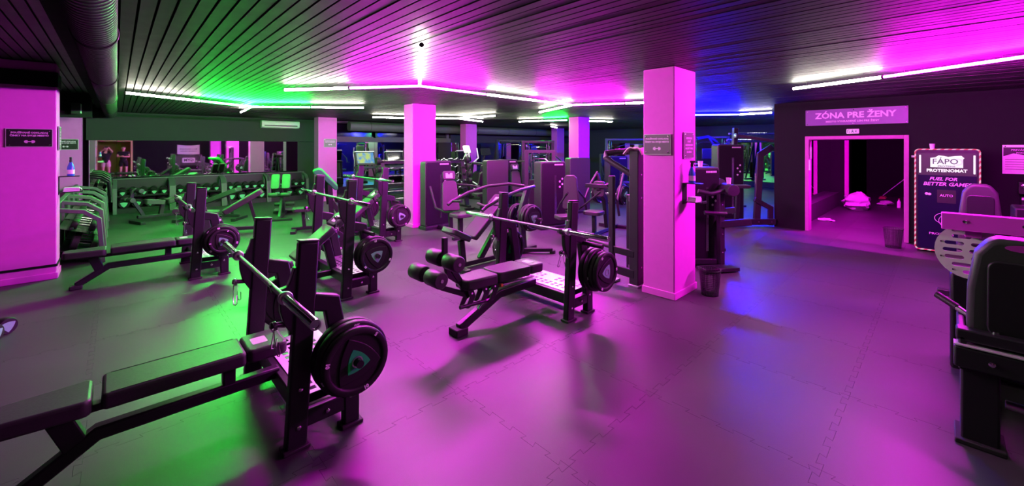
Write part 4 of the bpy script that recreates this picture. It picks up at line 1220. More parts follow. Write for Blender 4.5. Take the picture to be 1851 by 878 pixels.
for s in (-1, 1):
    obj('moving_arm', G().tube([(s*.28, -.55, .30), (s*.28, .20, .65), (s*.27, .10, 1.10), (s*.30, -.25, 1.40), (s*.28, -.20, 1.75)], .022, 10, (1,0,0)), M['acwhite'], t)
    obj('pedal', G().box(s*.20-.09, s*.20+.09, -.55, -.15, .26, .31), M['plastic'], t, bevel=.01)
    obj('pedal_arm', G().beam([(s*.28, -.9, .28), (s*.28, .5, .42)], .04, .06), M['frame2'], t)
t = thing('elliptical_trainer', 'second cross trainer beyond the dark housings, right of the lilac pillar', 'cross trainer', (10.9, 12.9, 0), R(0))
obj('base', G().box(-.30, .30, -1.1, .9, 0, .10), M['frame'], t, bevel=.02)
obj('mast', G().tube([(0, .50, .30), (0, .15, 1.35), (0, .05, 1.55)], .05, 12, (1,0,0)), M['frame2'], t)
obj('console', G().prism(rrect(-.25, .25, 0, .30, .05, 4), frame((0, -.02, 1.45), (1,0,0), (0,.3,1)), -.05, 0), M['plastic'], t, bevel=.01)
obj('drive_housing', G().lathe([(.05, -.12), (.30, -.12), (.36, -.07), (.36, .07), (.30, .12), (.05, .12)], (0, .55, .42), (1, 0, 0), 24), M['shroud2'], t)

# ------------------------------------------------------------------ fixed barbell racks
def barbell_rack(label, x, y, rz, curl, blab):
    t = thing('barbell_rack', label, 'rack', (x, y, 0), rz)
    for s in (-.42, .42):
        obj('side_frame', G().beam([(s, -.30, .03), (s, .05, 1.42)], .08, .12, (1,0,0)), M['frame2'], t, bevel=.01)
        obj('floor_foot', G().box(s-.05, s+.05, -.45, .45, 0, .06), M['frame'], t, bevel=.01)
        obj('rear_strut', G().beam([(s, .02, 1.35), (s, .38, .04)], .06, .08, (1,0,0)), M['frame'], t, bevel=.008)
        for k in range(6):
            z = .32 + .21*k
            obj('cradle', G().prism([(-.10, 0), (0, -.03), (0, .03), (-.04, .0), (-.07, .005), (-.09, .05), (-.105, .05)], frame((s, -.30 + .25*z - .03, z), (0,1,0), (0,0,1)), -.03, .03), M['plastic'], t)
    obj('crossbar', G().beam([(-.42, .03, 1.35), (.42, .03, 1.35)], .06, .08), M['frame'], t, bevel=.006)
    c, s_ = math.cos(rz), math.sin(rz)
    base = None
    for k in range(6):
        z = .355 + .21*k
        ly = -.30 + .25*z - .085
        lab = 'fixed %s barbell, %s from the bottom of the %s' % ('curl' if curl else 'straight', ORD[k], blab)
        loc = (x - s_*ly, y + c*ly, z)
        if base is None:
            b = thing('fixed_barbell', lab, 'barbell', loc, rz, 'fixed barbells on the racks')
            if curl:
                pts = [(-.50, 0, 0), (-.30, 0, 0), (-.22, 0, .05), (-.12, 0, -.01), (-.04, 0, .04), (.04, 0, .04), (.12, 0, -.01), (.22, 0, .05), (.30, 0, 0), (.50, 0, 0)]
            else:
                pts = [(-.50, 0, 0), (.50, 0, 0)]
            obj('shaft', G().tube(pts, .016, 10), M['chrome'], b)
            e = .50
            for q in (-1, 1):
                hd = obj('head', G().lathe([(.03, 0), (.095, .002), (.105, .02), (.105, .10), (.095, .118), (.02, .12)], (q*e, 0, 0), (q, 0, 0), 20), M['rubber'], b)
                obj('end_plate', G().lathe([(.001, 0), (.03, 0), (.03, .004), (.001, .004)], (q*(e + .12), 0, 0), (q, 0, 0), 12), M['chrome'], hd)
            base = b
        else:
            dup(base, loc, rz, lab)
barbell_rack('rack of straight chrome barbells left of the central magenta pillar', 5.80, 10.85, R(-4), False, 'rack left of the magenta pillar')
barbell_rack('rack of wavy curl barbells right of the central magenta pillar', 7.20, 10.2, R(-8), True, 'rack right of the magenta pillar')

# ------------------------------------------------------------------ benches of the green corner
def adjustable(label, x, y, rz, ang, rollers):
    t = thing('adjustable_bench', label, 'bench', (x, y, 0), rz)
    obj('base_beam', G().beam([(-.75, 0, .16), (.55, 0, .10)], .08, .07), M['frame'], t, bevel=.008)
    obj('front_foot', G().box(-.80, -.70, -.28, .28, 0, .07), M['frame'], t, bevel=.008)
    obj('rear_foot', G().box(.50, .60, -.32, .32, 0, .07), M['frame'], t, bevel=.008)
    obj('seat_post', G().beam([(-.30, 0, .12), (-.25, 0, .42)], .07, .09, (1,0,0)), M['frame'], t, bevel=.008)
    pad('seat_pad', t, -.62, -.25, .32, .51, .11, R(8), (-.25, 0, .5), taper=.8, r=.05)
    pad('back_pad', t, -.20, .60, .30, .51, .11, R(-ang), (-.2, 0, .48), r=.05)
    mm = Matrix.Translation((-.2,0,.48)) @ Matrix.Rotation(R(-ang), 4, 'Y') @ Matrix.Translation((.2,0,-.48))
    obj('back_strut', G().beam([(.40, 0, .12), tuple(mm @ V((.30, 0, .41)))], .05, .06, (1,0,0)), M['frame'], t, bevel=.006)
    if rollers:
        obj('roller_post', G().beam([(-.62, 0, .16), (-.86, 0, .62), (-.82, 0, .80)], .05, .07, (1,0,0)), M['frame'], t, bevel=.006)
        for px, pz in ((-.92, .58), (-.76, .78)):
            padbar(t, (px, -.24, pz), (px, -.04, pz), .055)
            padbar(t, (px, .04, pz), (px, .24, pz), .055)
adjustable('adjustable bench with raised green lit back pad beyond the left flat bench', 1.75, 10.1, R(-12), 32, True)
adjustable('second adjustable bench, lower pad, between the left bench and the racks', 1.75, 12.4, R(-35), 22, False)
adjustable('low bench standing close to the second dumbbell rack under the mirror', 1.05, 13.3, R(20), 12, True)
t = thing('hyperextension_bench', 'back extension bench with two hip pads in front of the right racks', 'bench', (3.05, 11.7, 0), R(68))
obj('base_beam', G().beam([(-.55, 0, .05), (.75, 0, .05)], .08, .06), M['frame'], t, bevel=.008)
for x in (-.55, .75): obj('foot', G().box(x-.05, x+.05, -.30, .30, 0, .06), M['frame'], t, bevel=.008)
obj('main_post', G().beam([(.35, 0, .06), (-.15, 0, .80)], .07, .10, (1,0,0)), M['frame2'], t, bevel=.008)
obj('brace', G().beam([(-.45, 0, .06), (.05, 0, .52)], .06, .08, (1,0,0)), M['frame2'], t, bevel=.008)
for s in (-1, 1):
    obj('hip_pad', G().prism(rrect(s*.12-.10, s*.12+.10, 0, .40, .05, 4), frame((-.18, 0, .72), (0, -1, 0), (.45, 0, 1)), 0, .09), M['vinyl'], t, bevel=.018, seg=3)
    padbar(t, (.50, s*.03, .28), (.50, s*.24, .28), .055)
    padbar(t, (-.42, s*.03, .62), (-.42, s*.24, .62), .055)
obj('roller_arm', G().beam([(-.1, 0, .6), (-.42, 0, .62)], .05, .05), M['frame'], t)
obj('foot_plate', G().box(.42, .70, -.24, .24, .12, .15), M['steel'], t)
obj('roller_arm', G().beam([(.3, 0, .12), (.5, 0, .28)], .05, .05), M['frame'], t)
t = thing('preacher_bench', 'preacher curl bench with green lit arm pad behind the middle incline bench', 'bench', (3.2, 9.4, 0), R(-20))
for y in (-.25, .25):
    obj('side_post', G().beam([(.25, y, .03), (.20, y, 1.0)], .06, .10, (1,0,0)), M['frame'], t, bevel=.008)
obj('front_post', G().beam([(.60, 0, .03), (.22, 0, .62)], .07, .10, (1,0,0)), M['frame2'], t, bevel=.008)
obj('base_beam', G().beam([(-.55, 0, .06), (.70, 0, .06)], .08, .07), M['frame'], t, bevel=.008)
for x in (-.5, .65): obj('foot', G().box(x-.05, x+.05, -.32, .32, 0, .06), M['frame'], t, bevel=.008)
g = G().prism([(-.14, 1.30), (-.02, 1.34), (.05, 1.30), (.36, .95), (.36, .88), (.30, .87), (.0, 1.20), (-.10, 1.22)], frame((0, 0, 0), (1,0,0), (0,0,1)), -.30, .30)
obj('arm_pad', g, M['green_lit_pad'], t, bevel=.02, seg=3)
obj('pad_post', G().beam([(.18, 0, .55), (.10, 0, 1.18)], .07, .09, (1,0,0)), M['frame'], t, bevel=.008)
seat(t, -.35, 0, .50, .34, .34)
obj('seat_post', G().beam([(-.30, 0, .06), (-.33, 0, .44)], .07, .07, (1,0,0)), M['frame'], t, bevel=.008)

# ------------------------------------------------------------------ signs on the pillars
def dumbbell_icon(parent, fr, w, mat):
    g = G()
    for s in (-1, 1):
        g.prism([(s*.18*w, -.20*w), (s*.34*w, -.20*w), (s*.48*w, -.12*w), (s*.5*w, 0), (s*.48*w, .12*w), (s*.34*w, .20*w), (s*.18*w, .20*w)], fr, 0, .0015)
    g.prism([(-.2*w, -.05*w), (.2*w, -.05*w), (.2*w, .05*w), (-.2*w, .05*w)], fr, 0, .0015)
    return obj('dumbbell_icon', g, mat, parent)
def sign(label, org, right, w, h, lines, icon, size, board='signboard', mat='pinktext'):
    f = frame(org, right, (0,0,1))
    t = thing('wall_sign', label, 'sign', org)
    f0 = frame((0,0,0), right, (0,0,1))
    obj('rim', G().prism(rrect(-w/2-.008, w/2+.008, -h/2-.008, h/2+.008, .008, 2), f0, .012, .018), M['signedge'], t)
    obj('board', G().prism(rrect(-w/2, w/2, -h/2, h/2, .006, 2), f0, .016, .0205), M[board], t)
    for a in (-1, 1):
        for b in (-1, 1):
            obj('standoff', G().lathe([(.008, 0), (.008, .024), (.004, .026)], tuple(f0 @ V((a*(w/2-.025), b*(h/2-.022), 0))), tuple(f0.to_3x3() @ V((0,0,1))), 10), M['chrome'], t)
    ff = f0 @ Matrix.Translation((0, 0, .021))
    for s, yy in lines:
        text('lettering', s, size, M[mat], t, ff @ Matrix.Translation((0, yy, 0)), .0008, .0015)
    if icon: dumbbell_icon(t, ff @ Matrix.Translation((0, icon, 0)), h*.42, M[mat])
    return t
L1 = [('POUŽÍVANÉ ODKLADAJ', .068), ('ČINKY NA SVOJE MIESTO', .030)]
sign('grey sign with a dumbbell symbol on the left face of the big magenta pillar', (4.75, 2.40, 1.84), (0, -1, 0), .33, .235, L1, -.05, .027)
sign('grey text sign without symbol on the right face of the big magenta pillar', (5.11, 2.19, 1.83), (1, 0, 0), .27, .31,
     [('NEZABUDNI', .085), ('UTRIEŤ', .045), ('DEZINFEKCIOU', .002), ('POUŽITÝ STROJ', -.04), ('ZA SEBOU', -.082)], None, .030)
sign('dark sign with a dumbbell symbol on the left magenta pillar', (-.84, 8.45, 1.93), (1, 0, 0), .40, .23, L1, -.05, .030, 'plastic')
sign('sign on the inner side of the left magenta pillar, seen edge on', (-.60, 8.68, 1.93), (0, 1, 0), .30, .32,
     [('NEZABUDNI', .085), ('UTRIEŤ', .045), ('DEZINFEKCIOU', .002), ('POUŽITÝ STROJ', -.04), ('ZA SEBOU', -.082)], None, .030)
sign('dark sign with a dumbbell symbol on the far left pillar by the mirror', (-.86, 14.1, 1.86), (1, 0, 0), .40, .23, L1, -.05, .030, 'plastic')
sign('grey sign with a dumbbell symbol on the far pillar below the air conditioner', (5.12, 14.1, 1.92), (1, 0, 0), .38, .26, L1, -.05, .028)

# wipe holders with spray bottles on the pillars
def holder(label, org, out, along):
    t = thing('wipe_holder', label, 'shelf', org)
    o, a = V(out), V(along)
    def bx(name, a0, a1, o0, o1, z0, z1, m):
        p = a*a0 + o*o0; q = a*a1 + o*o1
        return obj(name, G().box(min(p.x,q.x), max(p.x,q.x), min(p.y,q.y), max(p.y,q.y), z0, z1), M[m], t, bevel=.004)
    bx('back_plate', -.06, .06, 0, .008, -.26, 0, 'plastic')
    bx('bottle_shelf', -.05, .05, 0, .21, -.012, 0, 'plastic')
    bx('wipe_tray', -.06, .06, 0, .24, -.235, -.225, 'plastic')
    bx('tray_lip', -.06, .06, .235, .245, -.235, -.205, 'plastic')
    return t
def bottle(label, loc):
    t = thing('spray_bottle', label, 'bottle', loc)
    obj('body', G().lathe([(.001, 0), (.036, 0), (.039, .01), (.039, .11), (.034, .14), (.018, .185), (.014, .20)], (0,0,0), (0,0,1), 20), M['bluebottle'], t)
    obj('label', G().lathe([(.0392, .03), (.0396, .03), (.0396, .09), (.0392, .09)], (0,0,0), (0,0,1), 20), M['cup'], t)
    obj('sprayer', G().lathe([(.016, .195), (.017, .22), (.014, .235), (.014, .265)], (0,0,0), (0,0,1), 12).box(-.012, .012, -.045, .02, .245, .27), M['plastic'], t, bevel=.003)
    obj('trigger', G().beam([(0, -.02, .245), (0, -.035, .205)], .008, .008, (1,0,0)), M['plastic'], t)
def wipes(label, loc):
    t = thing('paper_wipes', label, 'paper', loc)
    for k in range(5):
        obj('sheet', G().box(-.08 + random.uniform(-.008,.008), .08, -.05, .05 + random.uniform(-.006,.006), .012*k, .012*k + .011), M['paper'], t, bevel=.003)
    obj('loose_sheet', G().add([(.06, -.05, .055), (.10, -.05, .035), (.105, -.05, -.01), (.06, .05, .062), (.10, .05, .035), (.108, .05, -.015)], [(0,1,4,3), (1,2,5,4)]), M['paper'], t)
holder('black wipe holder on the right face of the big magenta pillar', (5.02, 2.19, 1.375), (0, -1, 0), (1, 0, 0))
bottle('blue spray bottle on the holder of the big magenta pillar', (5.00, 2.09, 1.376))
wipes('stack of white wipes in the tray on the big magenta pillar', (5.02, 2.07, 1.151))
holder('black wipe holder on the inner side of the left pillar', (-.60, 8.72, 1.39), (1, 0, 0), (0, 1, 0))
bottle('blue spray bottle on the holder of the left pillar', (-.48, 8.72, 1.391))
wipes('crumpled white wipes in the tray on the left pillar', (-.47, 8.72, 1.166))

def cup(label, loc):
    t = thing('plastic_cup', label, 'cup', loc)
    obj('wall', G().lathe([(.028, 0), (.036, .088), (.038, .09), (.036, .091), (.034, .088), (.026, .004), (.001, .004)], (0,0,0), (0,0,1), 20), M['cup'], t)
    obj('base', G().lathe([(.001, 0), (.028, 0), (.028, .003), (.001, .003)], (0,0,0), (0,0,1), 20), M['cup'], t)
def trash(label, x, y, r=.125, h=.31):
    t = thing('waste_basket', label, 'waste basket', (x, y, 0))
    obj('mesh_wall', mesh_wall(r*.78, r, h), M['plastic'], t, smooth=False)
    obj('rim', G().tube([(r*math.cos(a), r*math.sin(a), h) for a in [2*math.pi*k/28 for k in range(28)]], .006, 8, (0,0,1), True), M['plastic'], t)
    obj('bottom', G().cyl((0,0,0), (0,0,.012), r*.78, n=28), M['plastic'], t)
def mesh_wall(r0, r1, h):
    g = G(); n, m = 44, 14
    def P(k, j):
        a = 2*math.pi*k/n; r = r0 + (r1-r0)*j/m
        return V((r*math.cos(a), r*math.sin(a), h*j/m))
    for k in range(n):
        a, b = P(k, 0), P(k, m)
        d = V((-a.y, a.x, 0)).normalized()*.0035
        g.add([a-d, a+d, b+d, b-d], [(0,1,2,3)])
    for j in range(m):
        for k in range(n):
            a, b = P(k, j), P(k+1, j); u = V((0,0,.0032))
            g.add([a, b, b+u, a+u], [(0,1,2,3)])
    return g
trash('black mesh waste basket at the foot of the big magenta pillar', 5.26, 1.98, .125, .31)
trash('dark waste basket beside the door of the women zone', 10.10, .62, .14, .34)

# ------------------------------------------------------------------ women's zone sign, exit sign, vending machine, notices
NX = (0, -1, 0)           # to the right when looking at the partition
t = thing('zone_banner', 'purple banner reading ZÓNA PRE ŽENY above the door opening', 'sign', (WX, 1.25, 2.42))
f0 = frame((0,0,0), NX, (0,0,1))
obj('panel', G().prism(rrect(-.80, .80, -.165, .165, .005, 1), f0, .002, .014), M['purplesign'], t)
ff = f0 @ Matrix.Translation((0,0,.0145))
text('headline', 'ZÓNA PRE ŽENY', .165, M['pinktext'], t, ff @ Matrix.Translation((0, .028, 0)), .001, .005, sx=1.0)
text('subline', 'MIESTO VYHRADENÉ LEN PRE ŽENY', .052, M['pinktext'], t, ff @ Matrix.Translation((-.03, -.092, 0)), .0008, .001)
for a in (-.77, -.0, .77):
    for b in (-.14, .14):
        obj('screw', G().lathe([(.011, 0), (.011, .006), (.005, .009)], tuple(f0 @ V((a, b, .014))), (-1, 0, 0), 10), M['chrome'], t)
t = thing('exit_sign', 'small white emergency exit sign above the pink door frame', 'sign', (WX, 1.26, 2.12))
obj('panel', G().prism(rrect(-.10, .10, -.048, .048, .012, 3), f0, .002, .022), M['acwhite'], t, bevel=.003)
fe = f0 @ Matrix.Translation((0,0,.0225))
gx = G()
gx.prism([(-.085, -.03), (-.085, .03), (-.05, .03), (-.05, .022), (-.077, .022), (-.077, -.03)], fe, 0, .001)          # door outline
gx.prism([(-.058, -.03), (-.05, -.03), (-.05, .0), (-.058, .0)], fe, 0, .001)
gx.prism(circ(.007, 10, -.005, .026), fe, 0, .001)                                                               # running figure
gx.prism([(-.02, .016), (.012, .016), (.006, -.006), (.022, -.02), (.016, -.03), (-.004, -.010), (-.022, -.030), (-.030, -.026), (-.012, -.002)], fe, 0, .001)
gx.prism([(.035, .0), (.058, .028), (.058, -.028)], fe, 0, .001)
obj('pictogram', gx, M['exitgreen'], t)

t = thing('vending_machine', 'navy protein vending machine with lit logo and striped rope light', 'vending machine', (10.09, -.04, 0))
vy0, vy1, vx = -.42, .34, 10.09
fv = frame((0,0,0), NX, (0,0,1))
def vfr(yc, z, d=0.0): return fv @ Matrix.Translation((-(yc + .04), z, d))
obj('cabinet', G().prism(rrect(-.38, .38, .03, 1.77, .05, 5), fv, -.64, 0), M['plastic'], t, bevel=.006)
obj('front_door', G().prism(rrect(-.34, .34, .07, 1.33, .02, 3), fv, 0, .010), M['navy'], t)
obj('display_bezel', G().prism(rrect(-.345, .345, 1.325, 1.70, .02, 3), fv, 0, .012), M['screenblack'], t)
for a in (-.315, .315):
    obj('light_bar', G().prism(rrect(a-.012, a+.012, 1.36, 1.67, .008, 3), fv, .012, .018), M['screenlogo'], t)
lg = obj('logo_panel', G().prism([(-.19, 1.46), (.19, 1.46), (.19, 1.60), (.205, 1.62), (.17, 1.66), (.10, 1.655), (.02, 1.64), (-.03, 1.655), (-.09, 1.665), (-.13, 1.63), (-.19, 1.62)], fv, .012, .015), M['screenlogo'], t)
text('logo_lettering', 'FÁPO', .125, M['screengrey'], t, fv @ Matrix.Translation((-.015, 1.556, .0152)), .0005, .0015, sx=1.0)
text('logo_lettering', 'PROTEINS', .035, M['screengrey'], t, fv @ Matrix.Translation((0, 1.478, .0152)), .0005, .001, sx=1.3)
sw = obj('logo_swirl', G().tube([(.135 + .045*math.cos(a), 1.555 + .05*math.sin(a), .016) for a in [R(-120 + 240*k/14) for k in range(15)]], .008, 6, (0,0,1)), M['screenlilac'], t)
sw.data.transform(fv)
text('screen_lettering', 'PROTEINOMAT', .068, M['screenlogo'], t, fv @ Matrix.Translation((0, 1.405, .0125)), .0005, .003, sx=1.0)
text('slogan', 'FUEL FOR', .075, M['pinktext'], t, fv @ Matrix.Translation((-.04, 1.262, .0105)), .0005, .002, shear=.25)
text('slogan', 'BETTER GAMES', .082, M['pinktext'], t, fv @ Matrix.Translation((0, 1.175, .0105)), .0005, .002, shear=.25)
obj('control_screen', G().prism(rrect(-.11, .11, .86, 1.08, .01, 2), fv, .010, .016), M['slot'], t)
text('screen_lettering', 'AUTO', .055, M['pinktext'], t, fv @ Matrix.Translation((0, .985, .0165)), .0005, .001)
obj('card_slot', G().prism(circ(.022, 12, -.20, 1.00), fv, .010, .016), M['logo'], t)
obj('card_slot', G().prism(circ(.022, 12, -.235, 1.005), fv, .010, .016), M['logo'], t)
sw = obj('swoosh', G().tube([(.02 + .16*math.cos(a), .60 + .10*math.sin(a), .011) for a in [R(60 + 230*k/20) for k in range(21)]], .004, 6, (0,0,1)), M['pinktext'], t)
sw.data.transform(fv)
sw = obj('swoosh', G().tube([(.06 + .15*math.cos(a), .56 + .12*math.sin(a), .011) for a in [R(80 + 150*k/14) for k in range(15)]], .004, 6, (0,0,1)), M['pinktext'], t)
sw.data.transform(fv)
text('brand_lettering', 'PROTEINS', .05, M['pinktext'], t, fv @ Matrix.Translation((-.06, .33, .0105)), .0005, .001, sx=1.3)
rp = rrect(-.375, .375, .04, 1.765, .05, 4)
obj('rope_light', G().tube([tuple(fv @ V((a, b, .008))) for a, b in rp], .011, 8, (1,0,0), True), M['rope'], t)
cup('white plastic cup standing on top of the vending machine', (10.25, .13, 1.771))
cup('white plastic cup on the nearer hip machine housing behind the pillar', (6.43, 2.56, 1.501))
cup('white plastic cup balanced on the thick roller pad of the hip machine', (6.53, 2.19, 1.262))

t = thing('wall_notice', 'lilac paper notice on the dark wall right of the vending machine', 'notice', (WX, -.93, 1.60))
obj('sheet', G().prism([(-.24, -.24), (.24, -.24), (.24, .24), (-.24, .24)], f0, .002, .006), M['paper'], t)
hd = obj('header', G().prism([(-.23, .05), (-.12, .10), (.08, .05), (.23, .08), (.23, .20), (-.23, .20)], f0, .006, .0075), M['plastic'], t)
text('heading', 'PREVÁDZKOVÝ', .042, M['pinktext'], t, f0 @ Matrix.Translation((0, .155, .008)), .0005)
text('heading', 'PORIADOK', .036, M['pinktext'], t, f0 @ Matrix.Translation((0, .105, .008)), .0005)
g = G()
for k, w in enumerate((.40, .42, .38, .41, .30)):
    g.prism([(-.21, .0 - .04*k), (-.21 + w, .0 - .04*k), (-.21 + w, -.008 - .04*k), (-.21, -.008 - .04*k)], f0, .006, .007)
obj('text_lines', g, M['signboard'], t)
obj('signature', G().tube([tuple(f0 @ V((.02 + .17*q, -.19 + .02*math.sin(22*q), .007))) for q in [k/16 for k in range(17)]], .003, 5), M['plastic'], t)
for a in (-.21, .21): obj('pin', G().lathe([(.010, 0), (.010, .006), (.004, .008)], tuple(f0 @ V((a, .215, .006))), (-1, 0, 0), 10), M['chrome'], t)
t = thing('light_switch', 'small switch plate between door frame and vending machine', 'switch', (WX, .37, 1.63))
obj('plate', G().prism(rrect(-.04, .04, -.02, .02, .005, 2), f0, 0, .012), M['signedge'], t)
obj('rocker', G().prism(rrect(-.025, .025, -.012, .012, .003, 2), f0, .012, .016), M['acwhite'], t)
for yy, zz, w, h, lab in [(-1.02, 1.14, .34, .20, 'dark wall dispenser with round chrome button right of the notice'), (-1.05, .90, .34, .20, 'small dispenser with pale drip tray below the dark one')]:
    t = thing('wall_dispenser', lab, 'dispenser', (WX, yy, zz))
    obj('body', G().prism(rrect(-w/2, w/2, -h/2, h/2, .02, 3), f0, 0, .16), M['plastic'], t, bevel=.008)
    if zz > 1: obj('button', G().lathe([(.03, 0), (.03, .01), (.01, .014)], tuple(f0 @ V((-w/2 + .05, .03, .16))), (-1, 0, 0), 16), M['chrome'], t)
    else:
        obj('tray', G().prism([(-w/2, h/2-.05), (w/2, h/2-.05), (w/2, h/2-.015), (-w/2, h/2-.015)], f0, .16, .20), M['logo'], t)
        obj('spout', G().prism([(0, -.04), (.08, -.04), (.08, 0), (0, 0)], f0, .16, .18), M['logo'], t)

# ------------------------------------------------------------------ things lying in the women's zone
def sack(name, label, cat, loc, r, seed, flat=.55, mat='foil'):
    rnd = random.Random(seed)
    t = thing(name, label, cat, loc)
    bm = bmesh.new()
    bmesh.ops.create_icosphere(bm, subdivisions=3, radius=1)
    ph = [rnd.uniform(0, 6) for _ in range(6)]
    for v in bm.verts:
        p = v.co
        k = 1 + .16*math.sin(5*p.x + ph[0]) * math.sin(4*p.y + ph[1]) + .10*math.sin(11*p.z + ph[2] + 5*p.x) + rnd.uniform(-.05, .05)
        v.co = V((p.x*r[0]*k, p.y*r[1]*k, max(0, (p.z*flat*k + flat*.85))*r[2]))
    me = bpy.data.meshes.new('sack'); bm.to_mesh(me); bm.free()
    me.materials.append(M[mat])
    o = bpy.data.objects.new('bag_body', me); COL.objects.link(o); o.parent = t
    obj('tied_neck', G().lathe([(.05, 0), (.03, .05), (.06, .11)], (r[0]*.3, 0, r[2]*flat*1.5), (.5, -.2, 1), 10), M[mat], t)
    return t
sack('plastic_sack', 'shiny pink lit plastic sack lying at the far wall edge seen through the zone doorway', 'sack', (15.3, 1.70, 0), (.36, .30, .42), 3, .62)
t = thing('mop', 'flat mop with a long handle leaning inside the zone on the right', 'mop', (19.3, 1.45, 0))
obj('handle', G().cyl((0, 0, .10), (.30, -1.05, 1.25), .013, n=10), M['steel'], t)
obj('head', G().box(-.24, .24, -.07, .07, .03, .07), M['mopred'], t, bevel=.02)
obj('mop_cloth', G().box(-.27, .27, -.09, .09, 0, .035), M['mopred'], t, bevel=.012)
t = thing('cleaning_cloth', 'heap of white cloths on the zone floor below the mop', 'cloth', (17.2, 1.25, 0))
for k in range(6):
    a = random.uniform(0, 6); q = random.uniform(.05, .2)
    g = G().lathe([(.001, 0), (.11, .0), (.13, .03), (.08, .07), (.001, .085)], (q*math.cos(a)*1.3, q*math.sin(a), .012*k), (random.uniform(-.3,.3), random.uniform(-.3,.3), 1), 12)
    obj('fold', g, M['foil'], t)
t = thing('glove_pair', 'pale rubber gloves lying on the floor inside the left door jamb', 'gloves', (12.4, 2.02, 0))
for j, (ox, oy, rz) in enumerate(((0, 0, .3), (.04, -.09, -.2))):
    c, s = math.cos(rz), math.sin(rz)
    def q(a, b, z): return (ox + a*c - b*s, oy + a*s + b*c, z)
    obj('palm', G().lathe([(.03, -.10), (.036, -.02), (.044, .04), (.03, .07)], q(0, 0, .035), (s, -c, 0), 12), M['foil'], t)
    for k in range(4):
        obj('finger', G().tube([q(-.03 + .02*k, -.06, .03), q(-.035 + .023*k, -.11, .035), q(-.036 + .024*k, -.145 + .01*abs(k-1.5), .022)], .010, 8), M['foil'], t)
    obj('thumb', G().tube([q(.035, 0, .03), q(.07, -.04, .03), q(.075, -.07, .02)], .011, 8), M['foil'], t)
t = thing('cleaner_bottle', 'white cleaner bottle by the right door jamb inside the zone', 'bottle', (16.7, .90, 0))
obj('body', G().lathe([(.001, 0), (.04, 0), (.042, .02), (.042, .17), (.02, .21), (.016, .24)], (0,0,0), (0,0,1), 16), M['cup'], t)
obj('cap', G().cyl((0,0,.24), (0,0,.275), .018, n=12), M['mopred'], t)
# ------------------------------------------------------------------ leg press at the right edge
def slotted(name, outer, holes, fr, th, mat, parent):
    cu = bpy.data.curves.new(name, 'CURVE'); cu.dimensions = '2D'; cu.fill_mode = 'BOTH'; cu.extrude = th/2
    for poly in [outer] + holes:
        s = cu.splines.new('POLY'); s.points.add(len(poly)-1)
        for p, q in zip(s.points, poly): p.co = (q[0], q[1], 0, 1)
        s.use_cyclic_u = True
    tmp = bpy.data.objects.new(name, cu)
    me = bpy.data.meshes.new_from_object(tmp)
    bpy.data.objects.remove(tmp); bpy.data.curves.remove(cu)
    me.materials.clear(); me.materials.append(mat)
    o = bpy.data.objects.new(name, me); COL.objects.link(o); o.parent = parent; o.matrix_local = fr
    return o
t = thing('leg_press_machine', 'big leg press at the right edge with slotted steel foot plate', 'gym machine', (3.9, -.35, 0))
def LB(name, x0, x1, y0, y1, z0, z1, m='frame', b=.008): return obj(name, G().box(x0, x1, y0, y1, z0, z1), M[m], t, bevel=b, world=True)
# backrest with grip recess, seen from behind
def big_back(t, x, yl, w, z0, z1, tilt, hole, th=.13):
    f = frame((x, yl - w/2, z0), (0, -1, 0), (-tilt, 0, 1))
    h = (z1 - z0)
    poly = [(-w/2 + .04, 0), (w/2 - .04, 0), (w/2, .05), (w/2 - .005, h*.5), (w/2 - .035, h - .10), (w/2 - .09, h - .015), (w/2 - .13, h),
            (-w/2 + .13, h), (-w/2 + .09, h - .015), (-w/2 + .035, h - .10), (-w/2 + .005, h*.5), (-w/2, .05)]
    g = G().prism(poly, f, -th/2, th/2); g.moved(tuple(-c for c in t.location))
    b = obj('backrest', g, M['vinyl'], t, bevel=.03, seg=4)
    if hole:
        g = G().tube([tuple(f @ V((.085*math.cos(a), h - .045 + .022*math.sin(a), th/2 - .008 + .0*a))) for a in [2*math.pi*k/24 for k in range(24)]], .008, 8, tuple(f.to_3x3() @ V((0,0,1))), True)
        g.moved(tuple(-c for c in t.location))
        obj('grip_rim', g, M['frame2'], b)
        g = G().prism([(.08*math.cos(2*math.pi*k/24), h - .045 + .02*math.sin(2*math.pi*k/24)) for k in range(24)], f, th/2 - .01, th/2 + .002); g.moved(tuple(-c for c in t.location))
        obj('lit_grip_recess', g, M['guard'], b)  # recess shown as lit, the magenta light is in its colour
    g = G().prism(rrect(-w*.32, w*.32, .06, h - .13, .05, 4), f, th/2 - .01, th/2 + .012); g.moved(tuple(-c for c in t.location))
    obj('back_shell', g, M['plastic'], b, bevel=.008)
big_back(t, 3.88, -.10, .46, .63, 1.28, .10, True)
LB('back_bracket', 3.84, 3.94, -.42, -.24, .42, .80)
LB('seat', 3.95, 4.42, -.56, -.12, .60, .70, 'vinyl', .03)
LB('upper_rail', 3.74, 3.84, -.92, -.055, .63, .70, 'frame', .01)
LB('lower_rail', 3.72, 3.82, -.95, -.045, .47, .60, 'frame', .012)
LB('rail_highlight', 3.716, 3.80, -.95, -.045, .602, .612, 'signedge', .002)  # pale strip standing in for the highlight along the rail
LB('side_plate', 3.74, 4.30, -.10, -.065, .45, .66, 'frame', .01)
LB('leg', 3.76, 3.94, -.235, -.075, .02, .48, 'frame', .012)
LB('foot_pad', 3.73, 3.97, -.26, -.05, 0, .03, 'rubber2', .006)
LB('base_rail', 3.9, 5.2, -.22, -.12, .02, .12)
LB('base_rail', 3.9, 5.2, -.80, -.70, .02, .12)
LB('leg', 3.76, 3.94, -.95, -.80, .02, .48, 'frame', .012)
obj('low_rod', G().cyl((3.86, -.26, .27), (3.86, -.78, .25), .025, n=12), M['steel'], t, world=True)
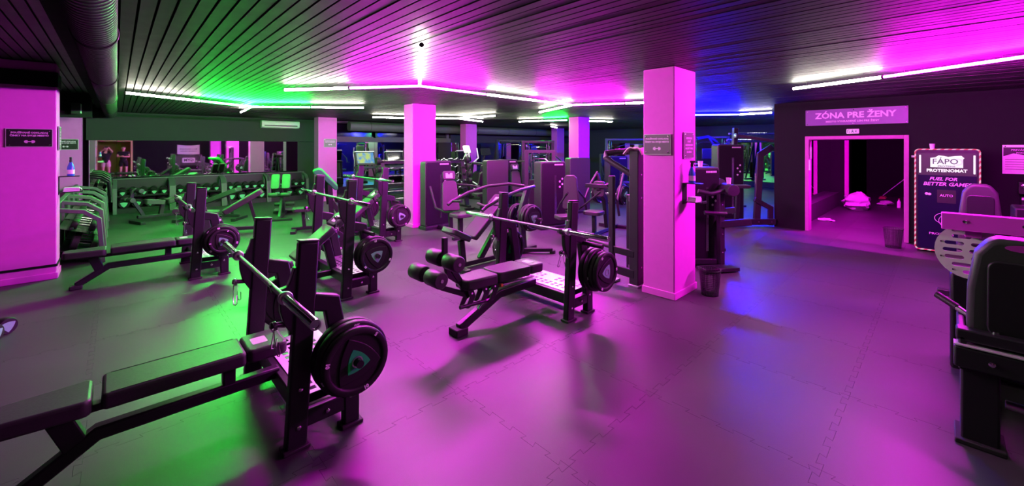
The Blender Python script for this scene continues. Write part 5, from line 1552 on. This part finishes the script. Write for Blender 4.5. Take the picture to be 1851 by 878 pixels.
obj('spring_housing', G().cyl((3.80, -.42, .28), (3.80, -.60, .28), .05, n=16), M['plastic'], t, world=True)
for y in (-.20, -.55, -.9):
    obj('bolt', G().lathe([(.015, 0), (.015, .007), (.008, .011)], (3.72, y, .535), (-1, 0, 0), 10), M['chrome'], t, world=True)
for y in (-.22, -.42):
    obj('bolt', G().lathe([(.016, 0), (.016, .008), (.008, .012)], (3.80, y, .70), (0, 0, 1), 10), M['chrome'], t, world=True)
obj('side_handle', G().tube([(4.32, .01, .725), (4.30, -.02, .715), (4.22, -.12, .66), (4.18, -.30, .635)], .019, 10), M['steel'], t, world=True)
obj('handle_grip', G().cyl((4.34, .03, .735), (4.26, -.07, .69), .024, n=12), M['rubber'], t, world=True)
LB('stack_housing', 4.86, 5.25, -.95, -.04, .03, .80, 'shroud', .02)
LB('plate_post', 4.93, 5.02, -.40, -.28, .60, 1.24)
fp = frame((4.88, -.46, .985), (0, -1, 0), (.14, 0, 1))
W2, H2 = .52, .215
out = []
for k in range(17):
    a = R(90 + 180*k/16); out.append((-W2 + H2 + H2*math.cos(a)*.95, H2*math.sin(a)))
for k in range(17):
    a = R(-90 + 180*k/16); out.append((W2 - H2 + H2*math.cos(a)*.95, H2*math.sin(a)))
hol = []
for r_ in range(7):
    zc = .165 - .055*r_
    off = [.17, .11, .07, .06, .07, .11, .17][r_]
    xx = -W2 + off
    while xx + .105 < W2 - off + .06:
        hol.append([(xx + .012 + .0*q + (.081 if q else 0) + .014*math.cos(R((-90 if q else 90) + 180*k/6)), zc + .014*math.sin(R((-90 if q else 90) + 180*k/6))) for q in (0, 1) for k in range(7)])
        xx += .145
slotted('foot_plate', out, hol, fp, .012, M['greyplate'], t).location = fp.translation - t.location
for k in range(10):
    a = R(90 + 360*k/10)
    q = fp @ V((-.30 + .18*math.cos(a) if math.cos(a) < .2 else .25*math.cos(a), .19*math.sin(a), .008))
    obj('rivet', G().lathe([(.008, 0), (.006, .004)], tuple(q), (-1, 0, .1), 8), M['chrome'], t, world=True)
g = G()
prof = [(4.80, 1.155), (4.90, 1.275), (4.98, 1.275), (4.98, 1.155)]
g.prism(prof, frame((0, 0, 0), (1,0,0), (0,0,1)), -.01, 1.0)
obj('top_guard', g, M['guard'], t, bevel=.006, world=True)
for y in (-.12, -.52, -.86):
    LB('guard_tab', 4.86, 4.93, y - .09, y, 1.10, 1.16, 'guard', .006)
for y in (-.12, -.42, -.75):
    obj('bolt', G().lathe([(.014, 0), (.014, .006), (.006, .01)], (4.85, y, 1.218), (-.77, 0, .64), 10), M['chrome'], t, world=True)

t = thing('leg_extension_machine', 'dark seat back of the machine in front of the vending machine', 'gym machine', (7.7, -.35, 0))
big_back(t, 7.62, -.13, .36, .60, 1.36, .06, False)
LB('seat', 7.68, 8.1, -.50, -.12, .50, .60, 'vinyl', .03)
LB('post', 7.70, 7.80, -.36, -.26, .05, .95)
LB('base_beam', 7.3, 8.6, -.36, -.26, 0, .07)
LB('front_foot', 7.28, 7.38, -.65, .05, 0, .07)
padbar(t, (.75, -.22, .35), (.75, .22, .35))
LB('roller_arm', 8.40, 8.48, -.36, -.26, .30, .66)
LB('stack_housing', 8.1, 8.6, -.95, -.62, 0, 1.05, 'shroud', .02)

# dumbbells lying on the floor at the left edge
for k, (x, y, rz) in enumerate(((-.85, 6.38, 40), (-.93, 6.16, 65))):
    dup(DB[.08], (x, y, .075), label=['small dumbbell lying on the floor at the left edge of the view', 'second dumbbell on the floor at the left edge, nearer the viewer'][k], rot=(0, 0, R(rz)))

# ------------------------------------------------------------------ back of the hall behind the viewer (seen in the mirrors)
struct('wall_corridor_left', G().box(-1.15, -.95, -8.2, Y0 - .2, 0, 2.4), M['warmwall'])
struct('wall_corridor_right', G().box(.75, .95, -8.2, Y0 - .2, 0, 2.4), M['warmwall'])
struct('wall_corridor_end', G().box(-1.15, .95, -8.4, -8.2, 0, 2.4), M['warmwall'])
struct('ceiling_corridor', G().box(-1.15, .95, -8.2, Y0 - .2, 2.4, 2.5), M['warmwall'])
struct('floor_corridor', G().box(-1.15, .95, -8.2, Y0, -.1, -.001), M['floor'])
struct('door_2', G().box(-.95, -.88, Y0 - .24, Y0 + .03, 0, 2.2).box(.66, .75, Y0 - .24, Y0 + .03, 0, 2.2).box(-.88, .66, Y0 - .24, Y0 + .03, 2.13, 2.2), M['gold'], bevel=.006)
t = thing('corridor_lamp', 'warm ceiling lamp of the corridor behind the viewer', 'light', (-.1, -6.4, 2.36))
obj('diffuser', G().lathe([(.001, -.05), (.16, -.045), (.20, -.01), (.20, 0)], (-.1, -6.4, 2.38), (0,0,1), 24), M['warm_lamp'], t, world=True)
obj('ring', G().lathe([(.20, -.02), (.215, -.02), (.215, .02), (.20, .02)], (-.1, -6.4, 2.38), (0,0,1), 24), M['frame2'], t, world=True)
fb = frame((0,0,0), (-1, 0, 0), (0,0,1))
t = thing('wall_banner', 'pale lilac banner with two text lines, seen in the left mirror', 'banner', (3.65, Y0, 1.55))
obj('cloth', G().prism([(-.62, -.30), (-.2, -.32), (.25, -.31), (.62, -.28), (.62, .36), (.2, .31), (-.2, .31), (-.62, .36)], fb, .004, .010), M['logo'], t)
text('lettering', 'SILA A ODHODLANIE', .10, M['plastic'], t, fb @ Matrix.Translation((0, .06, .0105)), .0005, .002)
text('lettering', 'V KAŽDOM TRÉNINGU', .09, M['plastic'], t, fb @ Matrix.Translation((0, -.09, .0105)), .0005, .002)
for a in (-.60, .60): obj('eyelet', G().lathe([(.012, 0), (.02, 0), (.02, .006), (.012, .006)], tuple(fb @ V((a, .31, .010))), (0, 1, 0), 12), M['chrome'], t)
t = thing('wall_panel', 'black wall panel with pale letters under the lilac banner, seen in the mirror', 'sign', (3.6, Y0, .82))
obj('panel', G().prism(rrect(-.65, .65, -.36, .36, .02, 2), fb, .002, .02), M['plastic'], t)
obj('label_patch', G().prism(rrect(-.42, .30, -.16, .18, .06, 3), fb, .02, .024), M['logo'], t)
text('lettering', 'GYM', .26, M['plastic'], t, fb @ Matrix.Translation((-.06, .01, .0245)), .0005, .01)

# the photographer and a companion, both visible in the mirror
def person(name, label, loc, rz, J, shirt_m, pants_m, fingers):
    """J: dict of joints; body is one skinned mesh, clothes are slightly larger skins over the same bones"""
    t = thing(name, label, 'person', loc, rz)
    def skin(nm, chains, mat, sub=2, extra=None):
        bm = bmesh.new(); lay = bm.verts.layers.skin.verify(); vd = {}
        first = None
        for ch in chains:
            prev = None
            for key, rad in ch:
                k2 = key
                if k2 not in vd:
                    v = bm.verts.new(J[key] if isinstance(key, str) else key); v[lay].radius = (rad, rad); vd[k2] = v
                    if first is None: v[lay].use_root = True; first = v
                v = vd[k2]
                if prev is not None and bm.edges.get((prev, v)) is None: bm.edges.new((prev, v))
                prev = v
        me = bpy.data.meshes.new(nm); bm.to_mesh(me); bm.free(); me.materials.append(mat)
        o = bpy.data.objects.new(nm, me); COL.objects.link(o); o.parent = t
        m1 = o.modifiers.new('skin', 'SKIN'); m1.use_smooth_shade = True
        m2 = o.modifiers.new('sub', 'SUBSURF'); m2.levels = sub; m2.render_levels = sub
        return o
    ch = [[('pelvis', .115), ('belly', .12), ('chest', .135), ('neck', .050), ('jaw', .066), ('head', .108), ('crown', .082)]]
    for s in 'LR':
        ch.append([('chest', .135), ('sh'+s, .068), ('el'+s, .045), ('wr'+s, .029), ('hd'+s, .036)])
        ch.append([('pelvis', .115), ('hip'+s, .092), ('kn'+s, .062), ('an'+s, .042), ('to'+s, .036)])
    for s in 'LR':
        w, h = V(J['wr'+s]), V(J['hd'+s]); d = (h - w).normalized()
        side = d.cross(V((0, 1, .3))).normalized(); nn = d.cross(side)
        for k in range(4):
            b = h + side*(.024*(k - 1.5)); L = (.072, .082, .078, .060)[k]
            p1 = b + d*L*.5 + nn*.006; p2 = b + d*L*.85 + nn*.028
            ch.append([(tuple(b), .0095), (tuple(p1), .009), (tuple(p2), .0075)])
        b = h - d*.03 + side*.035
        ch.append([(tuple(b), .011), (tuple(b + side*.03 + d*.02), .010), (tuple(b + side*.035 + d*.05), .008)])
    hd = V(J['head']); fw = V((0, 1, 0))
    ch.append([(tuple(hd + fw*.085 + V((0,0,-.01))), .014), (tuple(hd + fw*.108 + V((0,0,-.032))), .016)])       # nose
    for s in (-1, 1): ch.append([(tuple(hd + V((s*.088, 0, .0))), .016), (tuple(hd + V((s*.092, -.008, -.04))), .013)])   # ears
    skin('body', ch, M['skin'])
    for s in (-1, 1):
        obj('eye', G().lathe([(.001, -.011), (.011, 0), (.001, .011)], tuple(hd + V((s*.033, .092, .012))), (0,1,0), 10), M['plastic'], t)
    obj('mouth', G().box(hd.x - .024, hd.x + .024, hd.y + .082, hd.y + .092, hd.z - .072, hd.z - .062), M['mopred'], t, bevel=.004)
    hc = [[('head', .095), ('crown', .078)], [('head', .095), (tuple(hd + V((0, -.04, .02))), .090)]]
    J['hair0'] = tuple(hd + V((0, -.045, .02))); J['hair1'] = tuple(V(J['crown']) + V((0, -.02, .02))); J['hem'] = (0, 0, .84); J['waist'] = (0, 0, 1.10)
    skin('hair', [[('hair0', .125), ('hair1', .118)]], M['hair'], 2)
    skin('shirt', [[('chest', .172), ('belly', .158), ('pelvis', .158), ('hem', .160)], [('chest', .172), (tuple(V(J['neck']) - V((0,0,.02))), .080)],
                   [('chest', .172), ('shL', .095), (tuple(V(J['shL']).lerp(V(J['elL']), .6)), .072)], [('chest', .172), ('shR', .095), (tuple(V(J['shR']).lerp(V(J['elR']), .6)), .072)]], shirt_m)
    skin('shorts', [[('pelvis', .138), ('waist', .130)], [('pelvis', .138), ('hipL', .115), (tuple(V(J['hipL']).lerp(V(J['knL']), .75)), .098)], [('pelvis', .138), ('hipR', .115), (tuple(V(J['hipR']).lerp(V(J['knR']), .75)), .098)]], pants_m)
    for s in 'LR':
        a, b = V(J['an'+s]), V(J['to'+s])
        obj('shoe', G().prism(rrect(a.x - .05, a.x + .05, a.y - .08, b.y + .06, .045, 4), XY, .0, .085), M['plastic'], t, bevel=.02, seg=3)
    return t
base = dict(pelvis=(0,0,.98), belly=(0,.01,1.14), chest=(0,0,1.36), neck=(0,0,1.53), jaw=(0,.02,1.60), head=(0,.015,1.69), crown=(0,0,1.76),
            hipL=(-.10,0,.90), hipR=(.10,0,.90), knL=(-.11,.02,.50), knR=(.12,.02,.50), anL=(-.12,0,.09), anR=(.13,0,.09), toL=(-.13,.13,.05), toR=(.15,.13,.05))
J1 = dict(base); J1.update(shL=(-.20,0,1.44), shR=(.20,0,1.44), elL=(-.24,.20,1.50), elR=(.26,.20,1.52), wrL=(-.06,.38,1.66), wrR=(.14,.38,1.70), hdL=(-.03,.43,1.72), hdR=(.10,.43,1.76))
person('person', 'person in black shirt and pale shorts raising a phone, seen in the mirror', (-.45, -.62, 0), 0, J1, M['shirt'], M['shorts'], True)
ph = thing('phone', 'dark phone held up by the photographing person', 'phone', (-.41, -.20, 1.76))
obj('case', G().prism(rrect(-.08, .08, -.038, .038, .012, 3), frame((0,0,0), (-1,0,0), (0,0,1)), -.004, .004), M['plastic'], ph)
obj('lens', G().lathe([(.010, 0), (.010, .003), (.006, .003)], (.055, .004, .018), (0,1,0), 10), M['glassdark'], ph)
J2 = dict(base); J2.update(shL=(-.20,0,1.44), shR=(.20,0,1.44), elL=(-.27,.10,1.20), elR=(.27,.10,1.20), wrL=(-.04,.22,1.24), wrR=(.04,.25,1.21), hdL=(.05,.20,1.26), hdR=(-.06,.22,1.23))
person('person', 'person in dark clothes with folded arms standing beside the photographer', (.28, -.85, 0), R(10), J2, M['shirt'], M['shirt'], True)
